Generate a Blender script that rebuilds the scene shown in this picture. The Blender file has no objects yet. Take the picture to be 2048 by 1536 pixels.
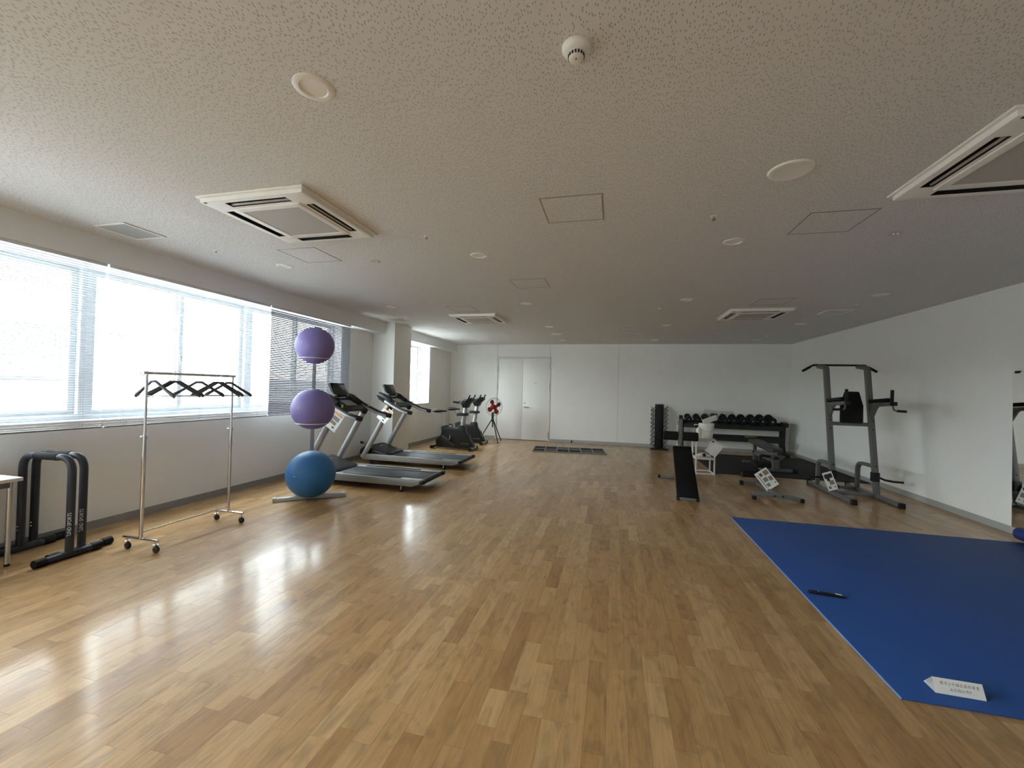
import bpy, bmesh, math, random
from mathutils import Vector, Matrix
random.seed(11)
PI = math.pi
R = math.radians
scene = bpy.context.scene
COL = scene.collection

# ------------------------------------------------------------------ camera
F_PX, YAW, PITCH, ROLL, CAM_H = 829.44, -0.239535746, 0.012404, 0.0253562, 1.56
fw = Vector((math.sin(YAW) * math.cos(PITCH), math.cos(YAW) * math.cos(PITCH), math.sin(PITCH)))
r0 = Vector((math.cos(YAW), -math.sin(YAW), 0))
u0 = r0.cross(fw)
cr = r0 * math.cos(ROLL) + u0 * math.sin(ROLL)
cu = -r0 * math.sin(ROLL) + u0 * math.cos(ROLL)
cam = bpy.data.cameras.new('camera')
cam.sensor_fit = 'HORIZONTAL'
cam.sensor_width = 36.0
cam.lens = F_PX / 2048 * 36.0
cam.clip_start = 0.05
camo = bpy.data.objects.new('camera', cam)
COL.objects.link(camo)
camo.matrix_world = Matrix(((cr.x, cu.x, -fw.x, 0), (cr.y, cu.y, -fw.y, 0), (cr.z, cu.z, -fw.z, CAM_H), (0, 0, 0, 1)))
scene.camera = camo


def project(p):
    d = Vector(p) - Vector((0, 0, CAM_H))
    z = d.dot(fw)
    if z < 0.05:
        return None
    return 1024 + F_PX * d.dot(cr) / z, 768 - F_PX * d.dot(cu) / z, z


# ------------------------------------------------------------------ world / light / exposure
SKY = 27.0
world = bpy.data.worlds.new('overcast_sky')
scene.world = world
world.use_nodes = True
nt = world.node_tree
nt.nodes['Background'].inputs['Color'].default_value = (0.895, 0.95, 1.0, 1)
nt.nodes['Background'].inputs['Strength'].default_value = SKY
world.cycles.sampling_method = 'MANUAL'
world.cycles.sample_map_resolution = 64


def portal(y0, y1, z0, z1, x):
    li = bpy.data.lights.new('window_portal', 'AREA')
    li.shape = 'RECTANGLE'
    li.size, li.size_y = y1 - y0, z1 - z0
    li.cycles.is_portal = True
    o = bpy.data.objects.new('window_portal', li)
    COL.objects.link(o)
    o.location = (x, (y0 + y1) / 2, (z0 + z1) / 2)
    # the lamp's -Z looks into the room (+X); its X axis runs along world Y
    o.matrix_world = Matrix(((0, 0, -1, x), (1, 0, 0, (y0 + y1) / 2), (0, -1, 0, (z0 + z1) / 2), (0, 0, 0, 1)))


portal(-2.81, 7.13, 1.12, 2.75, -5.62)
portal(9.15, 10.92, 1.11, 2.74, -5.62)

vs = scene.view_settings
scene.display_settings.display_device = 'sRGB'
vs.view_transform = 'Standard'
vs.look = 'None'
vs.gamma = 1.0
vs.exposure = 0.0
vs.use_curve_mapping = False
cy = scene.cycles
cy.max_bounces = 10
cy.diffuse_bounces = 6
cy.glossy_bounces = 6
cy.transmission_bounces = 6
cy.transparent_max_bounces = 16
cy.sample_clamp_indirect = 12.0
cy.caustics_reflective = True
cy.use_denoising = True
cy.use_adaptive_sampling = True
cy.adaptive_threshold = 0.04
cy.adaptive_min_samples = 24
cy.time_limit = 1000


# ------------------------------------------------------------------ materials
MATS = {}


def mat(name, col, rough=0.5, metal=0.0, var=0.06, nscale=14.0, bump=0.0, bscale=120.0, spec=0.5, coat=0.0, rvar=0.08):
    if name in MATS:
        return MATS[name]
    m = bpy.data.materials.new(name)
    m.use_nodes = True
    t = m.node_tree
    b = t.nodes['Principled BSDF']
    tc = t.nodes.new('ShaderNodeTexCoord')
    n = t.nodes.new('ShaderNodeTexNoise')
    n.inputs['Scale'].default_value = nscale
    n.inputs['Detail'].default_value = 2
    t.links.new(tc.outputs['Object'], n.inputs['Vector'])
    mx = t.nodes.new('ShaderNodeMix')
    mx.data_type = 'RGBA'
    mx.inputs[6].default_value = tuple(c * (1 - var) for c in col) + (1,)
    mx.inputs[7].default_value = tuple(min(1, c * (1 + var)) for c in col) + (1,)
    t.links.new(n.outputs['Fac'], mx.inputs[0])
    t.links.new(mx.outputs[2], b.inputs['Base Color'])
    mr = t.nodes.new('ShaderNodeMapRange')
    mr.inputs['To Min'].default_value = max(0.02, rough - rvar)
    mr.inputs['To Max'].default_value = min(1, rough + rvar)
    t.links.new(n.outputs['Fac'], mr.inputs['Value'])
    t.links.new(mr.outputs['Result'], b.inputs['Roughness'])
    b.inputs['Metallic'].default_value = metal
    b.inputs['Specular IOR Level'].default_value = spec
    b.inputs['Coat Weight'].default_value = coat
    if bump > 0:
        n2 = t.nodes.new('ShaderNodeTexNoise')
        n2.inputs['Scale'].default_value = bscale
        n2.inputs['Detail'].default_value = 1
        t.links.new(tc.outputs['Object'], n2.inputs['Vector'])
        bp = t.nodes.new('ShaderNodeBump')
        bp.inputs['Strength'].default_value = bump
        bp.inputs['Distance'].default_value = 0.002
        t.links.new(n2.outputs['Fac'], bp.inputs['Height'])
        t.links.new(bp.outputs['Normal'], b.inputs['Normal'])
    MATS[name] = m
    return m


def nd(t, kind, **kw):
    n = t.nodes.new(kind)
    for k, v in kw.items():
        setattr(n, k, v)
    return n


def floor_mat():
    m = bpy.data.materials.new('oak_vinyl')
    m.use_nodes = True
    t = m.node_tree
    L = t.links
    b = t.nodes['Principled BSDF']
    geo = nd(t, 'ShaderNodeNewGeometry')
    at = nd(t, 'ShaderNodeAttribute', attribute_name='tone')
    off = nd(t, 'ShaderNodeVectorMath', operation='SCALE')
    off.inputs[0].default_value = (31.7, 53.3, 17.1)
    L.new(at.outputs['Fac'], off.inputs['Scale'])
    add = nd(t, 'ShaderNodeVectorMath', operation='ADD')
    L.new(geo.outputs['Position'], add.inputs[0])
    L.new(off.outputs[0], add.inputs[1])

    def noise(sc, detail, dist):
        mp = nd(t, 'ShaderNodeVectorMath', operation='MULTIPLY')
        mp.inputs[1].default_value = sc
        L.new(add.outputs[0], mp.inputs[0])
        n = nd(t, 'ShaderNodeTexNoise')
        n.inputs['Scale'].default_value = 1.0
        n.inputs['Detail'].default_value = detail
        n.inputs['Distortion'].default_value = dist
        L.new(mp.outputs[0], n.inputs['Vector'])
        return n
    grain = noise((60, 4.0, 1), 3, 0.6)
    blotch = noise((12, 4.5, 1), 2, 1.2)
    fine = noise((260, 9, 1), 1, 0)
    ramp = nd(t, 'ShaderNodeValToRGB')
    e = ramp.color_ramp.elements
    e[0].position, e[0].color = 0.0, (0.365, 0.196, 0.074, 1)
    e[1].position, e[1].color = 1.0, (0.575, 0.365, 0.170, 1)
    e2 = e.new(0.35)
    e2.color = (0.445, 0.254, 0.100, 1)
    e3 = e.new(0.7)
    e3.color = (0.512, 0.310, 0.132, 1)
    L.new(at.outputs['Fac'], ramp.inputs['Fac'])

    def darken(src, fac_node, lo, hi, amount):
        mr = nd(t, 'ShaderNodeMapRange')
        mr.inputs['From Min'].default_value = lo
        mr.inputs['From Max'].default_value = hi
        mr.inputs['To Min'].default_value = 1 - amount
        mr.inputs['To Max'].default_value = 1.0
        L.new(fac_node.outputs['Fac'], mr.inputs['Value'])
        mu = nd(t, 'ShaderNodeVectorMath', operation='SCALE')
        L.new(src, mu.inputs[0])
        L.new(mr.outputs['Result'], mu.inputs['Scale'])
        return mu.outputs[0]
    c = darken(ramp.outputs['Color'], grain, 0.35, 0.62, 0.16)
    c = darken(c, blotch, 0.32, 0.52, 0.24)
    c = darken(c, fine, 0.3, 0.6, 0.06)
    L.new(c, b.inputs['Base Color'])
    # gentle waviness of the sheet plus brushed roughness
    wv = nd(t, 'ShaderNodeTexNoise')
    wv.inputs['Scale'].default_value = 7.0
    wv.inputs['Detail'].default_value = 2.0
    L.new(geo.outputs['Position'], wv.inputs['Vector'])
    rr = nd(t, 'ShaderNodeMapRange')
    rr.inputs['To Min'].default_value = 0.32
    rr.inputs['To Max'].default_value = 0.46
    L.new(wv.outputs['Fac'], rr.inputs['Value'])
    L.new(rr.outputs['Result'], b.inputs['Roughness'])
    bp = nd(t, 'ShaderNodeBump')
    bp.inputs['Strength'].default_value = 0.10
    bp.inputs['Distance'].default_value = 0.004
    L.new(grain.outputs['Fac'], bp.inputs['Height'])
    bp2 = nd(t, 'ShaderNodeBump')
    bp2.inputs['Strength'].default_value = 0.10
    bp2.inputs['Distance'].default_value = 0.006
    L.new(wv.outputs['Fac'], bp2.inputs['Height'])
    L.new(bp.outputs['Normal'], bp2.inputs['Normal'])
    L.new(bp2.outputs['Normal'], b.inputs['Normal'])
    b.inputs['Specular IOR Level'].default_value = 0.33
    b.inputs['Coat Weight'].default_value = 0.50
    b.inputs['Coat Roughness'].default_value = 0.13
    L.new(bp2.outputs['Normal'], b.inputs['Coat Normal'])
    MATS['oak_vinyl'] = m
    return m


def ceiling_mat():
    m = bpy.data.materials.new('fissured_ceiling_board')
    m.use_nodes = True
    t = m.node_tree
    L = t.links
    b = t.nodes['Principled BSDF']
    geo = nd(t, 'ShaderNodeNewGeometry')
    # wobble so that the fissures are not all straight
    wob = nd(t, 'ShaderNodeTexNoise')
    wob.inputs['Scale'].default_value = 55.0
    wob.inputs['Detail'].default_value = 2.0
    L.new(geo.outputs['Position'], wob.inputs['Vector'])
    ws = nd(t, 'ShaderNodeVectorMath', operation='MULTIPLY_ADD')
    ws.inputs[1].default_value = (0.0045, 0.006, 0)
    L.new(wob.outputs['Color'], ws.inputs[0])
    L.new(geo.outputs['Position'], ws.inputs[2])
    mp = nd(t, 'ShaderNodeVectorMath', operation='MULTIPLY')
    mp.inputs[1].default_value = (86, 33, 0.0)
    L.new(ws.outputs[0], mp.inputs[0])
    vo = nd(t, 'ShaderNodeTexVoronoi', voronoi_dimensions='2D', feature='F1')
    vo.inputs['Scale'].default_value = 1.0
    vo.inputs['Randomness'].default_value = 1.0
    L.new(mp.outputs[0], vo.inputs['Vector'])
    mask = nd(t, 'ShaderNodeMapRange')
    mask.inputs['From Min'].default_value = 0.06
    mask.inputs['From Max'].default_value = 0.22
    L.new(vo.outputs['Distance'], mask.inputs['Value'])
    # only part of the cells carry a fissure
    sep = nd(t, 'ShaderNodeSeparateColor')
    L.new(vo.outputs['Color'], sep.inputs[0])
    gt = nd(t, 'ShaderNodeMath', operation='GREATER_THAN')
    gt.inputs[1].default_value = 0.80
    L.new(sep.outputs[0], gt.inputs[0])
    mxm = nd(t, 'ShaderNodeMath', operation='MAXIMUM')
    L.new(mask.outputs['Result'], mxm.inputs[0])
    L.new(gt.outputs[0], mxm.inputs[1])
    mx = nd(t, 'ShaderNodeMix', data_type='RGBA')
    mx.inputs[6].default_value = (0.36, 0.355, 0.345, 1)  # self-shadow of the fissures painted as a darker base colour, besides the bump
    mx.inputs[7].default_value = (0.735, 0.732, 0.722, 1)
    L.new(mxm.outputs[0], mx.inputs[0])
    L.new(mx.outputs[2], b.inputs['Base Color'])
    bp = nd(t, 'ShaderNodeBump')
    bp.inputs['Strength'].default_value = 0.6
    bp.inputs['Distance'].default_value = 0.003
    L.new(mxm.outputs[0], bp.inputs['Height'])
    L.new(bp.outputs['Normal'], b.inputs['Normal'])
    b.inputs['Roughness'].default_value = 0.9
    b.inputs['Specular IOR Level'].default_value = 0.2
    MATS['ceiling'] = m
    return m


def glass_mat(name='window_glass', tint=(0.94, 0.97, 0.96), refl=0.06):
    m = bpy.data.materials.new(name)
    m.use_nodes = True
    t = m.node_tree
    L = t.links
    t.nodes.remove(t.nodes['Principled BSDF'])
    tr = nd(t, 'ShaderNodeBsdfTransparent')
    gl = nd(t, 'ShaderNodeBsdfGlossy')
    gl.inputs['Roughness'].default_value = 0.02
    nz = nd(t, 'ShaderNodeTexNoise')
    nz.inputs['Scale'].default_value = 3.0
    cm = nd(t, 'ShaderNodeMix', data_type='RGBA')
    cm.inputs[6].default_value = tint + (1,)
    cm.inputs[7].default_value = tuple(c * 0.98 for c in tint) + (1,)
    L.new(nz.outputs['Fac'], cm.inputs[0])
    L.new(cm.outputs[2], tr.inputs['Color'])
    lw = nd(t, 'ShaderNodeLayerWeight')
    pw = nd(t, 'ShaderNodeMath', operation='POWER')
    pw.inputs[1].default_value = 5.0
    L.new(lw.outputs['Facing'], pw.inputs[0])
    fr = nd(t, 'ShaderNodeMath', operation='MULTIPLY_ADD')
    fr.inputs[1].default_value = 0.7
    fr.inputs[2].default_value = refl * 0.6
    L.new(pw.outputs[0], fr.inputs[0])
    ms = nd(t, 'ShaderNodeMixShader')
    L.new(fr.outputs[0], ms.inputs[0])
    L.new(tr.outputs[0], ms.inputs[1])
    L.new(gl.outputs[0], ms.inputs[2])
    L.new(ms.outputs[0], t.nodes['Material Output'].inputs['Surface'])
    MATS[name] = m
    return m


def ball_mat(name, col, axis, rings):
    m = mat(name, col, 0.5, 0, 0.05, 9, 0, spec=0.35)
    t = m.node_tree
    L = t.links
    b = t.nodes['Principled BSDF']
    tc = nd(t, 'ShaderNodeTexCoord')
    dot = nd(t, 'ShaderNodeVectorMath', operation='DOT_PRODUCT')
    dot.inputs[1].default_value = axis
    nrm = nd(t, 'ShaderNodeVectorMath', operation='NORMALIZE')
    L.new(tc.outputs['Object'], nrm.inputs[0])
    L.new(nrm.outputs[0], dot.inputs[0])
    ac = nd(t, 'ShaderNodeMath', operation='ARCCOSINE')
    L.new(dot.outputs['Value'], ac.inputs[0])
    mu = nd(t, 'ShaderNodeMath', operation='MULTIPLY')
    mu.inputs[1].default_value = rings
    L.new(ac.outputs[0], mu.inputs[0])
    sn = nd(t, 'ShaderNodeMath', operation='SINE')
    L.new(mu.outputs[0], sn.inputs[0])
    bp = nd(t, 'ShaderNodeBump')
    bp.inputs['Strength'].default_value = 0.12
    bp.inputs['Distance'].default_value = 0.002
    L.new(sn.outputs[0], bp.inputs['Height'])
    L.new(bp.outputs['Normal'], b.inputs['Normal'])
    return m


OAK = floor_mat()
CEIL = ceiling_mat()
GLASS = glass_mat()
ACRYL = glass_mat('clear_acrylic', (0.93, 0.94, 0.93))
WALL = mat('wall_paint', (0.868, 0.864, 0.832), 0.75, 0, 0.02, 3, 0.25, 260, 0.25)
BEAM_TINT = mat('beam_paint_sky_tint', (0.85, 0.87, 0.885), 0.75, 0, 0.02, 3, 0.2, 260, 0.25)  # white beam with the cool window light tinted into its colour
BASEB = mat('grey_vinyl_base', (0.30, 0.29, 0.275), 0.5, 0, 0.05, 8)
ALU = mat('white_window_frame', (0.72, 0.75, 0.77), 0.45, 0, 0.03, 8)
BLIND = mat('blind_slat_grey', (0.27, 0.275, 0.30), 0.5, 0, 0.02, 8)
DOORP = mat('door_paint', (0.88, 0.87, 0.84), 0.5, 0, 0.02, 3)
JOINT = mat('panel_joint_grey', (0.35, 0.345, 0.33), 0.7, 0, 0.05, 8)  # plain grey of the wall panel joints
STEEL = mat('brushed_steel', (0.55, 0.55, 0.55), 0.32, 1.0, 0.06, 30)
CHROME = mat('chrome', (0.72, 0.72, 0.74), 0.12, 1.0, 0.03, 20, rvar=0.04)
WPLAST = mat('white_plastic', (0.86, 0.845, 0.80), 0.42, 0, 0.03, 10)
OFFWH = mat('offwhite_metal', (0.74, 0.71, 0.65), 0.45, 0, 0.03, 10)
GRILLE = mat('ac_grille_grey', (0.50, 0.48, 0.45), 0.6, 0, 0.08, 160, 0.5, 300)
SLOTB = mat('slot_black', (0.012, 0.012, 0.013), 0.6, 0, 0.05, 8)
LOUV = mat('louver_grey', (0.45, 0.44, 0.42), 0.5, 0, 0.04, 8)
BLACKP = mat('black_plastic', (0.011, 0.0115, 0.013), 0.45, 0, 0.15, 25, 0.15, 400, 0.35)
BLACKR = mat('black_rubber', (0.014, 0.014, 0.015), 0.7, 0, 0.2, 30, 0.3, 300, 0.3)
VINYL = mat('black_vinyl_pad', (0.008, 0.008, 0.0085), 0.6, 0, 0.15, 40, 0.3, 350, 0.2)
FOAM = mat('black_foam', (0.012, 0.012, 0.013), 0.8, 0, 0.2, 60, 0.4, 260, 0.2)
GUNM = mat('grey_powder_coat', (0.125, 0.124, 0.121), 0.42, 0, 0.06, 20, 0.1, 400)
NAVYB = mat('blueblack_powder_coat', (0.022, 0.028, 0.042), 0.45, 0, 0.1, 20, 0.1, 300)
SILVER = mat('silver_paint', (0.42, 0.43, 0.45), 0.35, 0.35, 0.05, 20)
BELT = mat('running_belt', (0.030, 0.032, 0.036), 0.55, 0, 0.15, 60, 0.2, 500)
SCREEN = mat('dark_screen', (0.030, 0.034, 0.038), 0.15, 0, 0.2, 8)
LCD = mat('grey_keypad', (0.20, 0.22, 0.22), 0.35, 0, 0.25, 40)
YELLOW = mat('yellow_plastic', (0.62, 0.50, 0.13), 0.4, 0, 0.05, 20)
PAPER = mat('paper_white', (0.82, 0.82, 0.80), 0.6, 0, 0.02, 12)
PAPERG = mat('plastic_sleeve_white', (0.92, 0.93, 0.94), 0.22, 0, 0.03, 12)
ORANGE = mat('print_orange', (0.72, 0.38, 0.16), 0.6, 0, 0.1, 60)
INKK = mat('print_black', (0.03, 0.03, 0.03), 0.6, 0, 0.1, 60)
INKG = mat('print_grey_photo', (0.24, 0.24, 0.22), 0.6, 0, 0.55, 70)
INKO = mat('print_olive_photo', (0.24, 0.22, 0.15), 0.6, 0, 0.55, 70)
INKR = mat('print_red', (0.22, 0.05, 0.05), 0.6, 0, 0.1, 60)
INKGR = mat('print_green', (0.20, 0.25, 0.09), 0.6, 0, 0.3, 60)
REDP = mat('red_translucent_plastic', (0.36, 0.018, 0.022), 0.3, 0, 0.08, 10)
BLUEMAT = mat('blue_mat_foam', (0.020, 0.075, 0.28), 0.62, 0, 0.07, 90, 0.35, 700, 0.35)
BLUEEDGE = mat('mat_edge_pale', (0.15, 0.23, 0.42), 0.7, 0, 0.1, 60)
BLUEROLL = mat('rolled_mat_blue', (0.010, 0.028, 0.16), 0.6, 0, 0.08, 60, 0.3, 500)
RUBMAT = mat('rubber_floor_mat', (0.022, 0.022, 0.023), 0.75, 0, 0.25, 160, 0.3, 500, 0.3)
MIRROR = mat('mirror_silver', (0.86, 0.88, 0.87), 0.01, 1.0, 0.0, 3, rvar=0.0)
TABLEW = mat('table_laminate', (0.72, 0.70, 0.68), 0.4, 0, 0.02, 6)
WOODG = mat('grey_board', (0.34, 0.31, 0.29), 0.55, 0, 0.1, 10)
BALLV = ball_mat('purple_ball_vinyl', (0.20, 0.165, 0.40), (-0.62, -0.78, 0.1), 90)
BALLB = ball_mat('blue_ball_vinyl', (0.035, 0.15, 0.36), (-0.1, -0.5, 0.86), 60)
FACADE = mat('facade_render', (0.16, 0.163, 0.17), 0.8, 0, 0.04, 0.4)
GROUNDM = mat('pale_concrete', (0.58, 0.58, 0.56), 0.85, 0, 0.06, 0.5)
TRAYG = mat('tray_frame_grey', (0.22, 0.22, 0.215), 0.5, 0, 0.08, 20)
YELMARK = mat('yellow_tape', (0.26, 0.22, 0.03), 0.5, 0, 0.1, 20)
PINK = mat('beige_top', (0.62, 0.54, 0.46), 0.5, 0, 0.05, 14)


# ------------------------------------------------------------------ mesh helpers
class MB:
    def __init__(self):
        self.v, self.f = [], []
        self.T = Matrix.Identity(4)

    def add(self, vv, ff):
        k = len(self.v)
        self.v += [self.T @ Vector(p) for p in vv]
        self.f += [tuple(i + k for i in q) for q in ff]
        return self

    def box(self, c, s, rot=None):
        hx, hy, hz = s[0] / 2, s[1] / 2, s[2] / 2
        vv = [Vector((x, y, z)) for x in (-hx, hx) for y in (-hy, hy) for z in (-hz, hz)]
        if rot is not None:
            vv = [rot @ p for p in vv]
        vv = [p + Vector(c) for p in vv]
        return self.add(vv, [(0, 1, 3, 2), (4, 6, 7, 5), (0, 4, 5, 1), (2, 3, 7, 6), (0, 2, 6, 4), (1, 5, 7, 3)])

    def bb(self, x0, x1, y0, y1, z0, z1):
        return self.box(((x0 + x1) / 2, (y0 + y1) / 2, (z0 + z1) / 2), (abs(x1 - x0), abs(y1 - y0), abs(z1 - z0)))

    def sweep(self, path, prof, up=(0, 0, 1), closed=False, scale=None, cap=True):
        P = [Vector(p) for p in path]
        n = len(P)
        tans = []
        for i in range(n):
            a = P[(i - 1) % n] if (closed or i > 0) else P[i]
            b = P[(i + 1) % n] if (closed or i < n - 1) else P[i]
            tans.append((b - a).normalized())
        upv = Vector(up)
        if abs(upv.normalized().dot(tans[0])) > 0.98:
            upv = Vector((1, 0, 0)) if abs(tans[0].x) < 0.9 else Vector((0, 1, 0))
        nn = (upv - tans[0] * upv.dot(tans[0])).normalized()
        rings = []
        for i in range(n):
            nn = (nn - tans[i] * nn.dot(tans[i])).normalized()
            bn = tans[i].cross(nn)
            s = scale[i] if scale else 1.0
            rings.append([P[i] + nn * (q[1] * s) + bn * (q[0] * s) for q in prof])
        m = len(prof)
        vv = [p for r_ in rings for p in r_]
        ff = []
        for i in range(n if closed else n - 1):
            j = (i + 1) % n
            for k in range(m):
                ff.append((i * m + k, i * m + (k + 1) % m, j * m + (k + 1) % m, j * m + k))
        if cap and not closed:
            ff.append(tuple(reversed(range(m))))
            ff.append(tuple((n - 1) * m + k for k in range(m)))
        return self.add(vv, ff)

    def tube(self, path, r, n=10, **kw):
        rad = r if isinstance(r, (list, tuple)) else None
        rr = 1.0 if rad else r
        prof = [(math.cos(2 * PI * k / n) * rr, math.sin(2 * PI * k / n) * rr) for k in range(n)]
        return self.sweep(path, prof, scale=rad, **kw)

    def rect(self, path, w, h, **kw):
        return self.sweep(path, [(-w / 2, -h / 2), (w / 2, -h / 2), (w / 2, h / 2), (-w / 2, h / 2)], **kw)

    def oval(self, path, w, h, n=14, **kw):
        return self.sweep(path, [(math.cos(2 * PI * k / n) * w / 2, math.sin(2 * PI * k / n) * h / 2) for k in range(n)], **kw)

    def lathe(self, prof, c=(0, 0, 0), n=24, rot=None):
        """prof: (radius, height) pairs about the local Z axis."""
        vv, ff = [], []
        m = len(prof)
        for k in range(n):
            a = 2 * PI * k / n
            for (r_, z) in prof:
                p = Vector((r_ * math.cos(a), r_ * math.sin(a), z))
                vv.append((rot @ p if rot is not None else p) + Vector(c))
        for k in range(n):
            j = (k + 1) % n
            for i in range(m - 1):
                ff.append((k * m + i, j * m + i, j * m + i + 1, k * m + i + 1))
        if prof[0][0] > 1e-6:
            ff.append(tuple(k * m for k in reversed(range(n))))
        if prof[-1][0] > 1e-6:
            ff.append(tuple(k * m + m - 1 for k in range(n)))
        return self.add(vv, ff)

    def prism(self, poly, a, b, plane='xz'):
        """poly extruded along the remaining axis from a to b."""
        def pt(p, w):
            return {'xz': (p[0], w, p[1]), 'xy': (p[0], p[1], w), 'yz': (w, p[0], p[1])}[plane]
        m = len(poly)
        vv = [pt(p, a) for p in poly] + [pt(p, b) for p in poly]
        ff = [tuple(range(m)), tuple(reversed(range(m, 2 * m)))]
        ff += [(k, m + k, m + (k + 1) % m, (k + 1) % m) for k in range(m)]
        return self.add(vv, ff)

    def slab(self, us, ws, hole, t0, t1, axes='xy'):
        """a slab divided on a grid, cells for which hole(u,w) is true left open."""
        us, ws = sorted(set(us)), sorted(set(ws))
        ix = {}
        vv, ff = [], []

        def pt(u, w, t):
            return {'xy': (u, w, t), 'yz': (t, u, w), 'xz': (u, t, w)}[axes]

        def vid(i, j, k):
            if (i, j, k) not in ix:
                ix[(i, j, k)] = len(vv)
                vv.append(pt(us[i], ws[j], t1 if k else t0))
            return ix[(i, j, k)]
        nu, nw = len(us) - 1, len(ws) - 1
        full = [[not hole((us[i] + us[i + 1]) / 2, (ws[j] + ws[j + 1]) / 2) for j in range(nw)] for i in range(nu)]
        for i in range(nu):
            for j in range(nw):
                if not full[i][j]:
                    continue
                for k in (0, 1):
                    ff.append((vid(i, j, k), vid(i + 1, j, k), vid(i + 1, j + 1, k), vid(i, j + 1, k)))
                for di, dj, e in ((-1, 0, ((i, j), (i, j + 1))), (1, 0, ((i + 1, j), (i + 1, j + 1))), (0, -1, ((i, j), (i + 1, j))), (0, 1, ((i, j + 1), (i + 1, j + 1)))):
                    a, b = i + di, j + dj
                    if a < 0 or b < 0 or a >= nu or b >= nw or not full[a][b]:
                        (p, q) = e
                        ff.append((vid(*p, 0), vid(*q, 0), vid(*q, 1), vid(*p, 1)))
        return self.add(vv, ff)

    def mesh(self, name, material, bevel=0.0, seg=2, smooth=38):
        bm = bmesh.new()
        bv = [bm.verts.new(p) for p in self.v]
        for q in self.f:
            try:
                bm.faces.new([bv[i] for i in q])
            except ValueError:
                pass
        bmesh.ops.remove_doubles(bm, verts=bm.verts[:], dist=1e-5)
        bmesh.ops.recalc_face_normals(bm, faces=bm.faces[:])
        if bevel > 0:
            ed = [e for e in bm.edges if len(e.link_faces) == 2 and e.calc_face_angle(0) > R(32)]
            bmesh.ops.bevel(bm, geom=ed, offset=bevel, segments=seg, profile=0.5, affect='EDGES', clamp_overlap=True)
        me = bpy.data.meshes.new(name)
        bm.to_mesh(me)
        bm.free()
        if smooth:
            me.shade_smooth()
            me.set_sharp_from_angle(angle=R(smooth))
        me.materials.append(material)
        return me

    def build(self, name, material, parent=None, **kw):
        o = bpy.data.objects.new(name, self.mesh(name, material, **kw))
        COL.objects.link(o)
        o.parent = parent
        return o


def fillet(pts, rad, seg=6):
    P = [Vector(p) for p in pts]
    rads = rad if isinstance(rad, (list, tuple)) else [rad] * len(P)
    out = [P[0]]
    for i in range(1, len(P) - 1):
        a, b, c = P[i - 1], P[i], P[i + 1]
        d1, d2 = (a - b).normalized(), (c - b).normalized()
        ang = d1.angle(d2)
        t = min(rads[i] / math.tan(ang / 2), (a - b).length * 0.49, (c - b).length * 0.49) if ang < 3.13 else 0
        if t < 1e-5:
            out.append(b)
            continue
        p0, p2 = b + d1 * t, b + d2 * t
        for k in range(seg + 1):
            s = k / seg
            out.append(p0 * (1 - s) ** 2 + b * 2 * s * (1 - s) + p2 * s * s)
    out.append(P[-1])
    return out


def tag(o, label=None, cat=None, group=None, kind=None):
    if label:
        o['label'] = label
    if cat:
        o['category'] = cat
    if group:
        o['group'] = group
    if kind:
        o['kind'] = kind
    return o


def thing(name, label, cat, loc=(0, 0, 0), rz=0.0, group=None, kind=None, rot=None):
    o = bpy.data.objects.new(name, None)
    o.empty_display_size = 0.1
    COL.objects.link(o)
    o.location = loc
    o.rotation_euler = rot if rot is not None else (0, 0, rz)
    return tag(o, label, cat, group, kind)


def link(name, me, parent=None, loc=(0, 0, 0), rot=(0, 0, 0)):
    o = bpy.data.objects.new(name, me)
    COL.objects.link(o)
    o.parent = parent
    o.location = loc
    o.rotation_euler = rot
    return o


def copy_tree(o, parent=None):
    c = o.copy()
    COL.objects.link(c)
    c.parent = parent
    for ch in [x for x in o.children]:
        copy_tree(ch, c)
    return c


def text_part(name, body, size, material, parent, M, squash=1.0):
    cu_ = bpy.data.curves.new(name, 'FONT')
    cu_.body = body
    cu_.size = size
    cu_.align_x = 'CENTER'
    cu_.align_y = 'CENTER'
    cu_.extrude = 0.0004
    cu_.resolution_u = 2
    tmp = bpy.data.objects.new(name + '_curve', cu_)
    COL.objects.link(tmp)
    dg = bpy.context.evaluated_depsgraph_get()
    me = bpy.data.meshes.new_from_object(tmp.evaluated_get(dg))
    bpy.data.objects.remove(tmp)
    bpy.data.curves.remove(cu_)
    me.transform(M @ Matrix.Diagonal((squash, 1, 1, 1)))
    me.materials.clear()
    me.materials.append(material)
    me.name = name
    return link(name, me, parent)


def struct(o, label=None, cat=None):
    return tag(o, label, cat, None, 'structure')


# ------------------------------------------------------------------ room dimensions
XL, XLF, XR, YB, YF, ZC = -5.22, -5.11, 4.62, 12.54, -3.0, 2.956
XS, ZS = -4.923, 2.71           # beam (soffit) face and underside

# ------------------------------------------------------------------ floor with its planks
floor = struct(MB().bb(XL - 0.4, XR + 0.2, YF - 0.2, YB + 0.2, -0.12, -0.0012).build('floor', mat('floor_joint_brown', (0.12, 0.07, 0.035), 0.6, 0, 0.1, 8), smooth=0), 'honey oak strip floor running towards the double door', 'floor')
PW = 0.0985
planks = []
i = 0
x = XL
while x < XR - 0.001:
    x1 = min(x + PW, XR)
    y = YF - random.uniform(0, 0.6)
    while y < YB:
        ln = random.choice((0.22, 0.32, 0.42, 0.52, 0.62, 0.75)) * random.uniform(0.85, 1.15)
        y0, y1 = max(y, YF), min(y + ln, YB)
        if y1 - y0 > 0.02:
            planks.append((x, x1, y0, y1, 0.55 * (random.random() + random.random()) - 0.05))
        y += ln
    x += PW


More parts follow.
